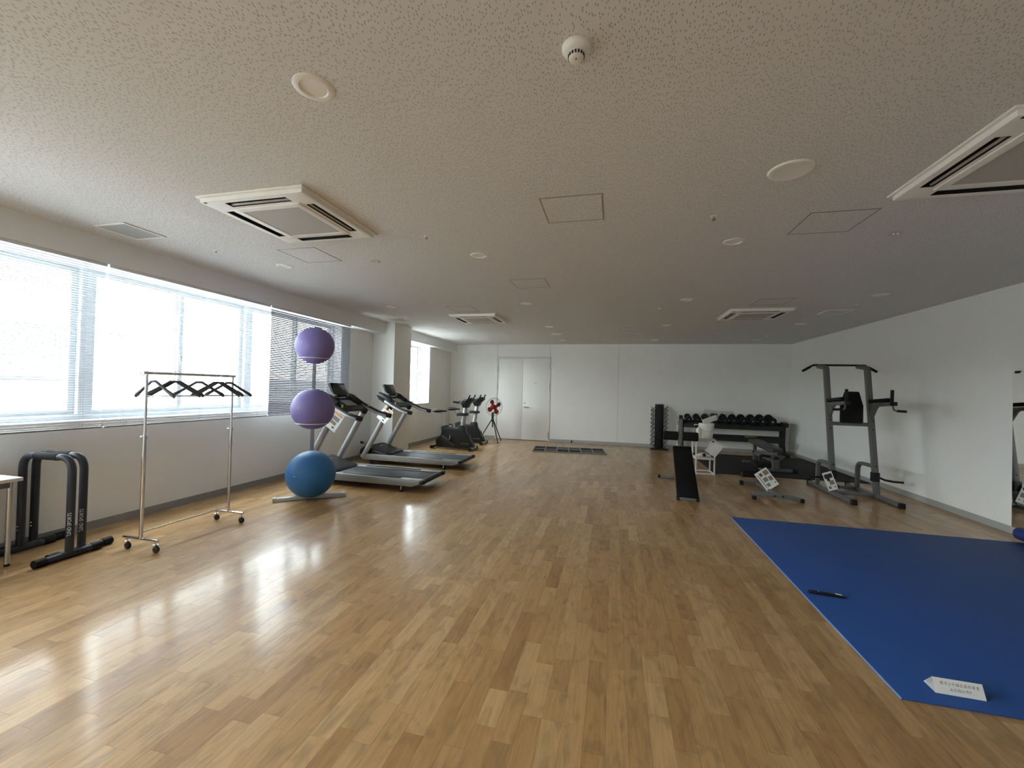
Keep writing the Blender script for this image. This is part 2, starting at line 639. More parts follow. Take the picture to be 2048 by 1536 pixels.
def plank_size(p):
    cx, cy_ = (p[0] + p[1]) / 2, (p[2] + p[3]) / 2
    if 1.49 < cx < 4.4 and 2.6 < cy_ < 5.8:
        return 0
    q = project((cx, cy_, 0))
    if q is None or not (-20 < q[0] < 2068 and 780 < q[1] < 1570):
        return 0
    return (p[1] - p[0]) * (p[3] - p[2]) / q[2] ** 3


planks.sort(key=plank_size, reverse=True)
GAP = 0.0004


def plank_geo(p):
    x0, x1, y0, y1 = p[0] + GAP, p[1] - GAP, p[2] + GAP, p[3] - GAP
    vv = [(x0, y0, -0.0015), (x1, y0, -0.0015), (x1, y1, -0.0015), (x0, y1, -0.0015), (x0, y0, 0), (x1, y0, 0), (x1, y1, 0), (x0, y1, 0)]
    return vv, [(4, 5, 6, 7), (0, 1, 5, 4), (1, 2, 6, 5), (2, 3, 7, 6), (3, 0, 4, 7)]


def plank_mesh(ps, name):
    vv, ff, tone = [], [], []
    for p in ps:
        k = len(vv)
        a, b = plank_geo(p)
        vv += a
        ff += [tuple(i_ + k for i_ in q) for q in b]
        tone += [p[4]] * 5
    me = bpy.data.meshes.new(name)
    me.from_pydata(vv, [], ff)
    at = me.attributes.new('tone', 'FLOAT', 'FACE')
    at.data.foreach_set('value', tone)
    me.materials.append(OAK)
    return me


for p in planks[:300]:
    link('plank', plank_mesh([p], 'plank'), floor)
tag(link('planks', plank_mesh(planks[300:], 'planks'), floor), kind='stuff')

# ------------------------------------------------------------------ ceiling (opened where the downlights sit)
DLX, DLY = (-3.83, -1.40, 1.04, 3.47), (1.65, 4.13, 6.58, 9.05, 11.53)
DL = [(a, b) for a in DLX for b in DLY if (a, b) not in ((1.04, 1.65), (3.47, 1.65), (3.47, 4.13))]
HH = 0.062
us = [XL - 0.4, XR + 0.2] + [a + s * HH for a in DLX for s in (-1, 1)]
ws_ = [YF - 0.2, YB + 0.2] + [b + s * HH for b in DLY for s in (-1, 1)]
mb = MB().slab(us, ws_, lambda u, w: any(abs(u - a) < HH and abs(w - b) < HH for a, b in DL), ZC, ZC + 0.25)
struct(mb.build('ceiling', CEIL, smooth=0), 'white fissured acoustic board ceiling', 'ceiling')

# ------------------------------------------------------------------ walls
WIN_Y = (1.167, 3.155, 5.142, 7.13)
WIN_ADDED = (-2.81, -0.82)          # two unseen bare windows added beside and behind the viewer for brightness
WZ0, WZ1 = 1.12, 2.75
FW0, FW1 = 9.15, 10.92
mb = MB().slab([YF - 0.2, WIN_ADDED[0], WIN_Y[3], 8.6], [0, WZ0, WZ1, ZC], lambda u, w: WIN_ADDED[0] < u < WIN_Y[3] and WZ0 < w < WZ1, XL - 0.36, XL, 'yz')
mb.slab([8.6, FW0, FW1, YB + 0.2], [0, 1.11, 2.74, ZC], lambda u, w: FW0 < u < FW1 and 1.11 < w < 2.74, XL - 0.36, XLF, 'yz')
struct(mb.build('wall_left', WALL, smooth=0), 'white window wall behind the treadmills and clothes rack', 'wall')
struct(MB().bb(XR, XR + 0.2, YF - 0.2, YB + 0.2, 0, ZC).build('wall_right', WALL, smooth=0), 'plain white wall behind the pull-up tower', 'wall')
struct(MB().bb(XL - 0.36, XR + 0.2, YF - 0.2, YF, 0, ZC).build('wall_front', WALL, smooth=0), 'plain white wall closing the room behind the viewer', 'wall')
D0, D1, DZ = -3.545, -1.885, 2.545
wb = struct(MB().slab([XL - 0.36, D0, D1, XR + 0.2], [0, DZ, ZC], lambda u, w: D0 < u < D1 and w < DZ, YB, YB + 0.2, 'xz').build('wall_back', WALL, smooth=0), 'white end wall with the double door', 'wall')
for xx, z0 in ((D0, DZ + 0.03), (D1, DZ + 0.03), (0.14, 0.09)):
    MB().bb(xx - 0.003, xx + 0.003, YB - 0.003, YB + 0.001, z0, ZC).build('panel_joint', JOINT, wb, smooth=0)
COLX, CY0, CY1 = -4.69, 8.23, 9.0
struct(MB().bb(XL - 0.2, COLX, CY0, CY1, 0, ZC).build('column', WALL, smooth=0), 'square white column between the two window bays', 'column')
struct(MB().bb(XL - 0.3, XS, YF, CY0, ZS, ZC).build('trim_1', BEAM_TINT, smooth=0), 'boxed white beam above the long row of blinds', 'beam')
struct(MB().bb(XL - 0.3, XS, CY1, YB, ZS, ZC).build('trim_2', BEAM_TINT, smooth=0), 'boxed white beam above the small far window', 'beam')
BH, BT = 0.085, 0.008
struct(MB().bb(XL, XL + BT, YF, CY0, 0, BH).bb(XLF, XLF + BT, CY1, YB, 0, BH).bb(COLX, COLX + BT, CY0 - BT, CY1 + BT, 0, BH).bb(XL, COLX, CY0 - BT, CY0, 0, BH).build('baseboard_left', BASEB, smooth=0), 'grey vinyl base along the window wall', 'baseboard')
struct(MB().bb(XR - BT, XR, YF, YB, 0, BH).build('baseboard_right', mat('light_vinyl_base', (0.40, 0.395, 0.38), 0.5, 0, 0.05, 8), smooth=0), 'grey vinyl base under the mirror wall', 'baseboard')
struct(MB().bb(XL, D0 - 0.03, YB - BT, YB, 0, BH).bb(D1 + 0.03, XR, YB - BT, YB, 0, BH).build('baseboard_back', mat('light_vinyl_base', (0.40, 0.395, 0.38)), smooth=0), 'grey vinyl base on the end wall', 'baseboard')

# ------------------------------------------------------------------ double door
door = struct(thing('door_1', 'white flush double door with lever handle in the end wall', 'door', (0, YB, 0)))
MB().slab([D0 - 0.03, D0 + 0.02, D1 - 0.02, D1 + 0.03], [0, DZ - 0.02, DZ + 0.03], lambda u, w: D0 + 0.02 < u < D1 - 0.02 and w < DZ - 0.02, -0.012, 0.1, 'xz').build('door_frame', mat('door_frame_paint', (0.72, 0.71, 0.68), 0.5), door, bevel=0.002)
DM = -2.722
for k, (a, b) in enumerate(((D0 + 0.023, DM - 0.002), (DM + 0.002, D1 - 0.023))):
    leaf = MB().bb(a, b, 0.004, 0.05, 0.012, DZ - 0.023).build('door_leaf', DOORP, door, bevel=0.002)
    hx = D0 + 0.012 if k == 0 else D1 - 0.012
    for zz in ((2.18, 1.63) if k == 0 else (2.28, 1.64, 0.18)):
        MB().lathe([(0.0001, -0.1), (0.013, -0.1), (0.013, 0.1), (0.0001, 0.1)], (hx, -0.02, zz), 10).build('hinge', STEEL, leaf)
    if k == 1:
        MB().lathe([(0.0001, 0), (0.028, 0), (0.028, 0.012), (0.0001, 0.014)], (DM + 0.075, 0.004, 1.02), 16, Matrix.Rotation(PI / 2, 3, 'X')).tube([(DM + 0.075, -0.008, 1.02), (DM + 0.075, -0.05, 1.02), (DM + 0.22, -0.05, 1.02)], 0.011, 8).build('lever_handle', STEEL, leaf)
        MB().lathe([(0.0001, 0), (0.024, 0), (0.022, 0.014), (0.0001, 0.014)], (DM + 0.075, 0.004, 1.14), 16, Matrix.Rotation(PI / 2, 3, 'X')).build('lock', STEEL, leaf)
        MB().bb(DM + 0.37, DM + 0.45, 0.0, 0.006, 1.75, 1.765).build('nameplate', LOUV, leaf)
struct(MB().bb(D0, D1, YB + 0.06, YB + 0.16, 0, DZ).build('door_dark_backing', SLOTB, smooth=0), 'black box standing in for the dark behind the closed double door', 'door')  # solid black box painted as the darkness behind the door leaves

# ------------------------------------------------------------------ windows


def window_unit(name, y0, y1, z0, z1, xc, label):
    w = struct(thing(name, label, 'window', (xc, y0, z0)))
    W, H = y1 - y0, z1 - z0
    f = 0.042
    MB().slab([0, f, W - f, W], [0, f + 0.02, H - f, H], lambda u, v: f < u < W - f and f + 0.02 < v < H - f, -0.05, 0.05, 'yz').build('window_frame', ALU, w, bevel=0.003)
    mid = W / 2
    s = 0.052
    for k, (a, b, xo) in enumerate(((f, mid + s / 2 + 0.012, 0.018), (mid - s / 2 - 0.012, W - f, -0.02))):
        sash = MB().slab([a, a + s, b - s, b], [f + 0.02, f + 0.02 + s * 0.9, H - f - s, H - f], lambda u, v: a + s < u < b - s and f + 0.02 + s * 0.9 < v < H - f - s, xo - 0.014, xo + 0.014, 'yz').build('window_sash', ALU, w, bevel=0.002)
        MB().bb(xo - 0.003, xo + 0.003, a + s - 0.005, b - s + 0.005, f + 0.015 + s * 0.9, H - f - s + 0.005).build('pane', GLASS, sash, smooth=0)
    MB().bb(0.05, 0.062, mid - 0.012, mid + 0.012, H * 0.42, H * 0.42 + 0.09).build('latch', LOUV, w, bevel=0.003)
    MB().bb(0.05, XL - xc + 0.0, 0.0, W, -0.002, 0.012).build('window_sill', ALU, w, bevel=0.002)
    return w


WXC = -5.44
w1 = window_unit('window_1', WIN_Y[0], WIN_Y[1], WZ0, WZ1, WXC, 'sliding window beside the low table, cut by the picture edge')
MB().bb(-0.09, -0.06, 0.02, 1.97, 0.405, 0.44).build('guard_bar', ALU, w1, bevel=0.003)
window_unit('window_2', WIN_Y[1], WIN_Y[2], WZ0, WZ1, WXC, 'sliding window straight behind the clothes rack')
window_unit('window_3', WIN_Y[2], WIN_Y[3], WZ0, WZ1, WXC, 'sliding window behind the stacked exercise balls')
window_unit('window_4', FW0, FW1, 1.11, 2.74, WXC, 'small far window past the column, without a blind')
window_unit('window_added_1', WIN_ADDED[0], WIN_ADDED[1], WZ0, WZ1, WXC, 'bare window added out of view behind the viewer to brighten the room')
window_unit('window_added_2', WIN_ADDED[1], WIN_Y[0], WZ0, WZ1, WXC, 'bare window added out of view beside the viewer to brighten the room')
MB2 = MB().slab([FW0 - 0.03, FW0 + 0.0, FW1, FW1 + 0.03], [1.08, 1.11, ZS], lambda u, v: FW0 < u < FW1 and v > 1.11, XLF, XLF + 0.012, 'yz')
struct(MB2.build('trim_3', mat('window_casing_white', (0.80, 0.80, 0.79), 0.45), bevel=0.002), 'thin white casing round the small far window', 'trim')

# ------------------------------------------------------------------ venetian blinds


def blind(y0, y1, zb, tilt, label, pitch=0.0230, sw=0.0125):
    b = thing('venetian_blind', label, 'blind', (-4.958, y0, zb), 0, 'venetian blinds on the long window row')
    L, H = y1 - y0, ZS - zb
    MB().bb(-0.016, 0.016, 0, L, H - 0.028, H).build('headrail', ALU, b, bevel=0.002)
    prof = []
    n = 5
    for k in range(n):
        s = -1 + 2 * k / (n - 1)
        prof.append((s * sw, 0.0022 * (1 - s * s) + 0.0002))
    for k in reversed(range(n)):
        s = -1 + 2 * k / (n - 1)
        prof.append((s * sw, 0.0022 * (1 - s * s) - 0.0002))
    me = MB().prism(prof, 0.004, L - 0.004, 'xz').mesh('slat', BLIND)
    z = 0.03
    while z < H - 0.04:
        link('slat', me, b, (0, 0, z), (0, tilt + random.uniform(-0.012, 0.012), 0))
        z += pitch
    MB().bb(-0.012, 0.012, 0.002, L - 0.002, 0.0, 0.016).build('bottom_rail', BLIND, b, bevel=0.003)
    for yy in (0.16, L / 2, L - 0.16):
        for sx in (-0.0135, 0.0135):
            MB().tube([(sx, yy, 0.01), (sx, yy, H - 0.02)], 0.0009, 5).build('ladder_cord', BLIND, b)
    MB().tube([(0.022, 0.11, H - 0.03), (0.026, 0.11, 0.28)], 0.0042, 6).build('tilt_wand', ACRYL, b)
    return b


blind(1.13, 3.055, 1.07, R(-10), 'open grey-white venetian blind above the low table, cut by the picture edge')
blind(3.075, 5.09, 1.068, R(-10), 'open grey-white venetian blind behind the clothes rack')
blind(5.112, 7.03, 1.068, R(60), 'half closed grey-white venetian blind behind the exercise balls', 0.0272, 0.0145)

# ------------------------------------------------------------------ outside
nb = thing('neighbour_building', 'pale flat-roofed building seen through the open blinds', 'building', (-16, 0, 0))
MB().bb(-8, 0, -16, 14.55, -6, 3.08).build('wall', FACADE, nb, smooth=0)
MB().bb(-8, 0.08, -16.05, 14.6, 3.08, 3.2).build('parapet_cap', mat('parapet_grey', (0.6, 0.61, 0.62), 0.7), nb, smooth=0)
MB().bb(-7, -0.6, 14.55, 32, -6, 1.78).build('annex_wall', FACADE, nb, smooth=0)
struct(MB().bb(-60, XL - 0.5, -40, 60, -6.2, -6.0).build('ground', GROUNDM, smooth=0), 'pale paving outside below the windows', 'ground')

# ------------------------------------------------------------------ ceiling fixtures


def make_downlight():
    d = thing('downlight', '', 'downlight', (0, 0, ZC), 0, 'round recessed ceiling downlights')
    MB().lathe([(0.060, -0.001), (0.064, -0.007), (0.080, -0.008), (0.091, -0.004), (0.093, 0.0), (0.093, 0.002), (0.060, 0.002)], n=40).build('trim_ring', mat('trim_white', (0.88, 0.87, 0.83), 0.35), d)
    MB().lathe([(0.0605, 0.0), (0.055, 0.04), (0.042, 0.08), (0.026, 0.115), (0.026, 0.1151), (0.043, 0.081), (0.056, 0.04), (0.0615, 0.0)], n=40).build('reflector', mat('reflector_satin', (0.55, 0.52, 0.46), 0.24), d)
    MB().lathe([(0.0001, 0.108), (0.020, 0.108), (0.0255, 0.112), (0.026, 0.12), (0.0001, 0.12)], n=28).build('lens', mat('lamp_lens', (0.30, 0.29, 0.27), 0.3), d)
    return d


DL_LABEL = {
    (-3.83, 1.65): 'downlight cut by the picture edge above the blinds',
    (-3.83, 4.13): 'downlight between the near air conditioner and the blinds',
    (-3.83, 6.58): 'downlight above the ceiling near the treadmills, before the column',
    (-3.83, 9.05): 'downlight past the column, near the small far window',
    (-3.83, 11.53): 'last downlight of the row nearest the windows, by the end wall',
    (-1.40, 1.65): 'largest downlight, nearest the viewer, with a deep white reflector',
    (-1.40, 4.13): 'downlight just beyond the near window-side air conditioner',
    (-1.40, 6.58): 'downlight between the middle hatch and the far air conditioner',
    (-1.40, 9.05): 'downlight beyond the far window-side air conditioner',
    (-1.40, 11.53): 'downlight in front of the double door, by the end wall',
    (1.04, 4.13): 'downlight beyond the large ceiling speaker',
    (1.04, 6.58): 'downlight between the speaker row and the far wall-side air conditioner',
    (1.04, 9.05): 'downlight beside the paired small hatches far back',
    (1.04, 11.53): 'downlight above the vertical dumbbell tower, by the end wall',
    (3.47, 6.58): 'downlight above the pull-up tower near the mirror wall',
    (3.47, 9.05): 'downlight above the adjustable benches, near the mirror wall',
    (3.47, 11.53): 'downlight above the dumbbell rack corner',
}
proto = make_downlight()
for k, p in enumerate(DL):
    d = proto if k == 0 else copy_tree(proto)
    d.location = (p[0], p[1], ZC)
    d['label'] = DL_LABEL[p]


def make_ac():
    a = thing('ceiling_cassette', '', 'air conditioner', (0, 0, ZC), 0, 'four-way ceiling air conditioners')
    # flange against the ceiling
    MB().slab([-0.475, -0.44, 0.44, 0.475], [-0.475, -0.44, 0.44, 0.475], lambda u, w: abs(u) < 0.44 and abs(w) < 0.44, -0.014, 0.0).build('flange', WPLAST, a, bevel=0.006)
    c1, c2, c3, ln = 0.452, 0.405, 0.335, 0.27
    cuts = [-c1, -c2, -c3, -ln, ln, c3, c2, c1]
    gh = 0.255

    def hole(u, w):
        au, aw = abs(u), abs(w)
        return (c3 < au < c2 and aw < ln) or (c3 < aw < c2 and au < ln)
    MB().slab(cuts, cuts, hole, -0.045, -0.004).build('panel', WPLAST, a, bevel=0.004)
    for k in range(4):
        rt = Matrix.Rotation(k * PI / 2, 4, 'Z')
        m1 = MB()
        m1.T = rt
        m1.bb(-ln, ln, c3, c2, -0.012, -0.006).slab([-ln + 0.0003, -ln + 0.003, ln - 0.003, ln - 0.0003], [c3 + 0.0003, c3 + 0.003, c2 - 0.003, c2 - 0.0003], lambda u, w: abs(u) < ln - 0.003 and c3 + 0.003 < w < c2 - 0.003, -0.0435, -0.012).build('slot', SLOTB, a, smooth=0)
        m2 = MB()
        m2.T = rt
        m2.box((0, c3 + 0.018, -0.034), (2 * ln - 0.01, 0.016, 0.004), Matrix.Rotation(R(40), 3, 'X')).build('louver', LOUV, a, bevel=0.001)
    gf = MB().slab([-0.31, -gh, gh, 0.31], [-0.31, -gh, gh, 0.31], lambda u, w: abs(u) < gh and abs(w) < gh, -0.053, -0.04).build('grille_frame', WPLAST, a, bevel=0.004)
    MB().bb(-gh, gh, -gh, gh, -0.049, -0.044).build('grille', GRILLE, gf, smooth=0)
    MB().bb(-0.425, -0.405, -0.445, -0.43, -0.048, -0.044).build('sensor_window', SLOTB, a)
    return a


acp = make_ac()
ACS = (((-2.615, 2.915), 'large square ceiling air conditioner nearest the blinds'),
       ((2.28, 2.90), 'ceiling air conditioner cut by the picture edge, above the blue mat'),
       ((-2.61, 7.82), 'small far ceiling air conditioner over the treadmills'),
       ((2.29, 7.82), 'small far ceiling air conditioner over the benches'))
for k, (p, lb) in enumerate(ACS):
    a = acp if k == 0 else copy_tree(acp)
    a.location = (p[0], p[1], ZC)
    a['label'] = lb


def make_hatch():
    h = thing('ceiling_hatch', '', 'hatch', (0, 0, ZC), 0, 'square ceiling inspection hatches')
    s, f = 0.228, 0.009
    MB().slab([-s, -s + f, s - f, s], [-s, -s + f, s - f, s], lambda u, w: abs(u) < s - f and abs(w) < s - f, -0.003, 0.001).build('frame', mat('hatch_frame', (0.36, 0.33, 0.29), 0.5, 0.3), h, bevel=0.0006)
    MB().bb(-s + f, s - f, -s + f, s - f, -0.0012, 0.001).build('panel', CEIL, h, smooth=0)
    MB().lathe([(0.0001, -0.004), (0.007, -0.004), (0.009, -0.001), (0.0001, -0.001)], (s - 0.012, 0.04, 0), 12).build('latch', STEEL, h)
    return h


hp = make_hatch()
for k, (x_, y_, lb) in enumerate(((-0.33, 3.19, 'ceiling hatch beyond the smoke detector, the squarest of the hatches'), (1.658, 3.80, 'slanted-looking ceiling hatch beside the cut-off air conditioner'), (-1.09, 5.34, 'ceiling hatch between two downlights above the open floor'), (2.27, 6.88, 'ceiling hatch right before the far air conditioner over the benches'), (-3.22, 3.83, 'ceiling hatch behind the near air conditioner, towards the blinds'), (-2.617, 6.90, 'ceiling hatch right before the far air conditioner over the treadmills'), (0.36, 9.60, 'nearer of the two faint hatches close to the end wall'), (0.36, 10.84, 'farther of the two faint hatches close to the end wall'))):
    h = hp if k == 0 else copy_tree(hp)
    h.location = (x_, y_, ZC)
    h['label'] = lb


def make_vent():
    v = thing('ceiling_vent', '', 'vent', (0, 0, ZC), 0, 'square ceiling air vents')
    s, f = 0.185, 0.022
    MB().slab([-s, -s + f, s - f, s], [-s, -s + f, s - f, s], lambda u, w: abs(u) < s - f and abs(w) < s - f, -0.010, 0.001).build('frame', WPLAST, v, bevel=0.002)
    MB().bb(-s + f, s - f, -s + f, s - f, -0.001, 0.001).build('backing', mat('vent_backing', (0.42, 0.42, 0.42), 0.7), v, smooth=0)
    me = MB().box((0, 0, 0), (0.0132, 2 * (s - f), 0.0015), Matrix.Rotation(R(7), 3, 'Y')).mesh('slat', mat('vent_grey', (0.60, 0.61, 0.61), 0.5), smooth=0)
    n = 22
    for k in range(n):
        link('slat', me, v, (-s + f + (k + 0.5) * 2 * (s - f) / n, 0, -0.005))
    return v


vp = make_vent()
for k, (x_, y_, lb) in enumerate(((-4.437, 2.915, 'slatted ceiling vent close above the long row of blinds'), (-4.43, 7.85, 'slatted ceiling vent in front of the white column'), (3.49, 7.80, 'slatted ceiling vent above the pull-up tower'))):
    v = vp if k == 0 else copy_tree(vp)
    v.location = (x_, y_, ZC)
    v['label'] = lb


def make_speaker():
    s = thing('ceiling_speaker', '', 'speaker', (0, 0, ZC), 0, 'flat round ceiling speakers')
    MB().lathe([(0.100, -0.012), (0.108, -0.014), (0.120, -0.010), (0.125, 0.0), (0.100, 0.001)], n=48).build('rim', WPLAST, s)
    MB().lathe([(0.0001, -0.010), (0.101, -0.010), (0.101, -0.002), (0.0001, -0.002)], n=48).build('grille', mat('speaker_mesh', (0.52, 0.49, 0.43), 0.7, 0, 0.1, 200, 0.5, 400), s)
    return s


sp = make_speaker()
sp.location, sp['label'] = (1.035, 2.87, ZC), 'flat round ceiling speaker, beside the slanted hatch'
s2 = copy_tree(sp)
s2.location, s2['label'] = (-1.40, 10.23, ZC), 'flat round ceiling speaker far back before the double door'

sd = thing('smoke_detector', 'round white smoke detector with slotted nose on the ceiling', 'smoke detector', (-0.175, 1.675, ZC))
MB().lathe([(0.0001, 0), (0.058, 0), (0.058, -0.012), (0.053, -0.020), (0.040, -0.026), (0.034, -0.028), (0.0001, -0.028)], n=40).build('base', WPLAST, sd)
MB().lathe([(0.033, -0.026), (0.030, -0.048), (0.024, -0.052), (0.0001, -0.052)], n=32).build('sensor_head', WPLAST, sd)
me = MB().bb(0.0305, 0.0335, -0.0035, 0.0035, -0.045, -0.033).mesh('slot', SLOTB)
for k in range(16):
    link('slot', me, sd, (0, 0, 0), (0, 0, k * PI / 8))
MB().lathe([(0.0001, -0.0535), (0.003, -0.0535), (0.003, -0.05), (0.0001, -0.05)], (0.0, -0.006, 0), 10).build('indicator', INKK, sd)


def make_sprinkler():
    s = thing('sprinkler_head', '', 'sprinkler', (0, 0, ZC), 0, 'small ceiling sprinkler heads')
    MB().lathe([(0.0001, 0), (0.026, 0), (0.026, -0.003), (0.016, -0.006), (0.0001, -0.006)], n=20).build('plate', WPLAST, s)
    MB().lathe([(0.0001, -0.006), (0.009, -0.006), (0.008, -0.024), (0.014, -0.026), (0.014, -0.029), (0.0001, -0.030)], n=14).build('nozzle', STEEL, s)
    return s


spk = make_sprinkler()
for k, (x_, y_, lb) in enumerate(((-4.14, 3.52, 'sprinkler head near the blinds, past the slatted vent'), (-1.71, 3.52, 'sprinkler head just beyond the near window-side air conditioner'), (0.735, 3.51, 'sprinkler head beyond the flat round speaker'), (0.72, 7.20, 'sprinkler head past the downlight over the open floor, beside the far air conditioner'), (-1.72, 7.22, 'sprinkler head beside the far air conditioner over the treadmills'), (-4.15, 7.22, 'sprinkler head before the white column, near the vent'), (-4.14, 10.9, 'sprinkler head near the small far window and end wall'), (-1.71, 10.9, 'sprinkler head before the double door'), (3.5, 7.2, 'sprinkler head above the pull-up tower beside the vent'), (3.47, 10.85, 'sprinkler head above the dumbbell rack corner'))):
    s = spk if k == 0 else copy_tree(spk)
    s.location = (x_, y_, ZC)
    s['label'] = lb


def make_emergency():
    e = thing('emergency_light', '', 'emergency light', (0, 0, ZC), 0, 'small round emergency lights')
    MB().lathe([(0.0001, -0.006), (0.040, -0.006), (0.056, -0.004), (0.060, 0), (0.0001, 0.001)], n=32).build('plate', mat('emergency_plate', (0.52, 0.50, 0.46), 0.4), e)
    for sx in (-0.014, 0.014):
        MB().lathe([(0.0001, -0.018), (0.007, -0.016), (0.010, -0.006), (0.0001, -0.006)], (sx, 0, 0), 14).build('bulb', WPLAST, e)
    return e


ep = make_emergency()
for k, (x_, y_, lb) in enumerate(((-2.62, 4.13, 'small round emergency light between near air conditioner and window-side downlights'), (2.28, 4.13, 'small dark round emergency light past the slanted hatch'), (-2.62, 10.25, 'tiny round emergency light far back above the exercise bikes'), (2.28, 10.25, 'tiny round emergency light far back above the dumbbell rack'))):
    e = ep if k == 0 else copy_tree(ep)
    e.location = (x_, y_, ZC)
    e['label'] = lb

# ------------------------------------------------------------------ low table at the picture edge
tb = thing('narrow_table', 'narrow white table with steel legs under the blinds, cut by the picture edge', 'table', (-4.985, 1.80, 0))
MB().bb(-0.215, 0.215, -0.62, 0.615, 0.692, 0.722).build('table_top', TABLEW, tb, bevel=0.004)
MB().slab([-0.19, -0.165, 0.165, 0.19], [-0.57, -0.545, 0.54, 0.565], lambda u, w: abs(u) < 0.165 and -0.545 < w < 0.54, 0.645, 0.692).build('apron', mat('table_apron', (0.10, 0.11, 0.13), 0.4), tb, bevel=0.002)
for sx in (-0.175, 0.175):
    for sy in (-0.56, 0.555):
        lg = MB().lathe([(0.0001, 0.015), (0.0165, 0.015), (0.0165, 0.692), (0.0001, 0.692)], (sx, sy, 0), 16).build('leg', STEEL, tb)
        MB().lathe([(0.0001, 0), (0.017, 0), (0.018, 0.02), (0.0001, 0.02)], (sx, sy, 0), 14).build('foot_cap', BLACKR, lg)
MB().bb(-0.195, 0.0, -0.56, 0.43, 0.40, 0.418).build('shelf', WOODG, tb, bevel=0.002)
MB().bb(-0.19, -0.015, 0.33, 0.36, 0.0, 0.40).build('shelf_support', WOODG, tb, bevel=0.002)

# ------------------------------------------------------------------ dip bars


def dip_bar(loc, rz, label):
    d = thing('dip_bar', label, 'dip bar', loc, rz, 'pair of dip bars')
    path = fillet([(-0.28, 0, 0.05), (-0.28, 0, 0.865), (0.28, 0, 0.865), (0.28, 0, 0.05)], 0.125, 8)
    fr = MB().tube(path, 0.029, 14, up=(0, 1, 0)).build('frame', NAVYB, d)
    MB().tube([(-0.13, 0, 0.865), (0.13, 0, 0.865)], 0.0325, 14).build('grip', FOAM, fr)
    for sx in (-0.28, 0.28):
        ft = MB().tube([(sx, -0.19, 0.034), (sx, 0.19, 0.034)], 0.030, 14).build('foot_bar', NAVYB, d)
        for sy in (-1, 1):
            MB().tube([(sx, sy * 0.16, 0.034), (sx, sy * 0.235, 0.034)], 0.0345, 14).build('foot_cap', BLACKR, ft)
        for zz in (0.20, 0.232):
            MB().lathe([(0.0001, 0), (0.006, 0), (0.005, 0.006), (0.0001, 0.006)], (sx + 0.012, -0.026, zz), 10, Matrix.Rotation(PI / 2, 3, 'X')).build('bolt', CHROME, d)
    # printed name running up the nearer upright
    M = Matrix.Translation((0.28, 0, 0.30)) @ Matrix.Rotation(R(48), 4, 'Z') @ Matrix.Translation((0, -0.0292, 0)) @ Matrix.Rotation(PI / 2, 4, 'X') @ Matrix.Rotation(PI / 2, 4, 'Z')
    text_part('printed_name', 'LIND SPORTS', 0.036, mat('print_light_grey', (0.75, 0.76, 0.74), 0.5), d, M, 0.9)
    return d


dip_bar((-4.83, 2.595, 0), R(3), 'dip bar of blue-black tube, the one nearer the viewer beside the table')
dip_bar((-4.875, 2.705, 0), R(3), 'dip bar of blue-black tube, standing just behind its twin by the wall')

# ------------------------------------------------------------------ clothes rack
cr_ = thing('clothes_rack', 'chrome clothes rack on casters in front of the blinds', 'clothes rack', (-4.165, 2.905, 0))
RL = 0.885
for yy in (0, RL):
    b_ = MB().tube([(-0.205, yy, 0.108), (0.205, yy, 0.108)], 0.013, 12).build('base_bar', CHROME, cr_)
    po = MB().tube([(0, yy, 0.11), (0, yy, 1.04)], 0.0155, 14).build('post', CHROME, cr_)
    MB().tube([(0, yy, 1.0), (0, yy, 1.64)], 0.0125, 14).build('inner_post', CHROME, po)
    MB().lathe([(0.0001, -0.02), (0.019, -0.02), (0.019, 0.02), (0.0001, 0.02)], (0, yy, 1.035), 14).tube([(-0.015, yy, 1.035), (-0.045, yy, 1.035)], 0.008, 8).build('collar', CHROME, po)
    for sx in (-0.165, 0.175):
        c_ = MB().lathe([(0.0001, 0.03), (0.016, 0.055), (0.022, 0.072), (0.010, 0.08), (0.010, 0.104), (0.0001, 0.104)], (sx, yy, 0), 14).build('caster', CHROME, cr_)
        MB().lathe([(0.0001, -0.016), (0.020, -0.016), (0.030, -0.010), (0.030, 0.010), (0.020, 0.016), (0.0001, 0.016)], (sx + 0.01, yy, 0.030), 18, Matrix.Rotation(PI / 2, 3, 'X')).build('wheel', BLACKP, c_)
MB().tube([(0, -0.03, 1.625), (0, RL + 0.03, 1.625)], 0.0125, 14).build('hanging_rail', CHROME, cr_)
MB().tube([(0, 0.0, 0.165), (0, RL, 0.165)], 0.007, 10).build('lower_rail', CHROME, cr_)
for yy, s in ((0, -1), (RL, 1)):
    MB().tube(fillet([(0, yy, 1.636), (0, yy + s * 0.05, 1.636), (0, yy + s * 0.05, 1.606), (0, yy, 1.606)], 0.006, 3), 0.0035, 6).build('end_hook', CHROME, cr_)


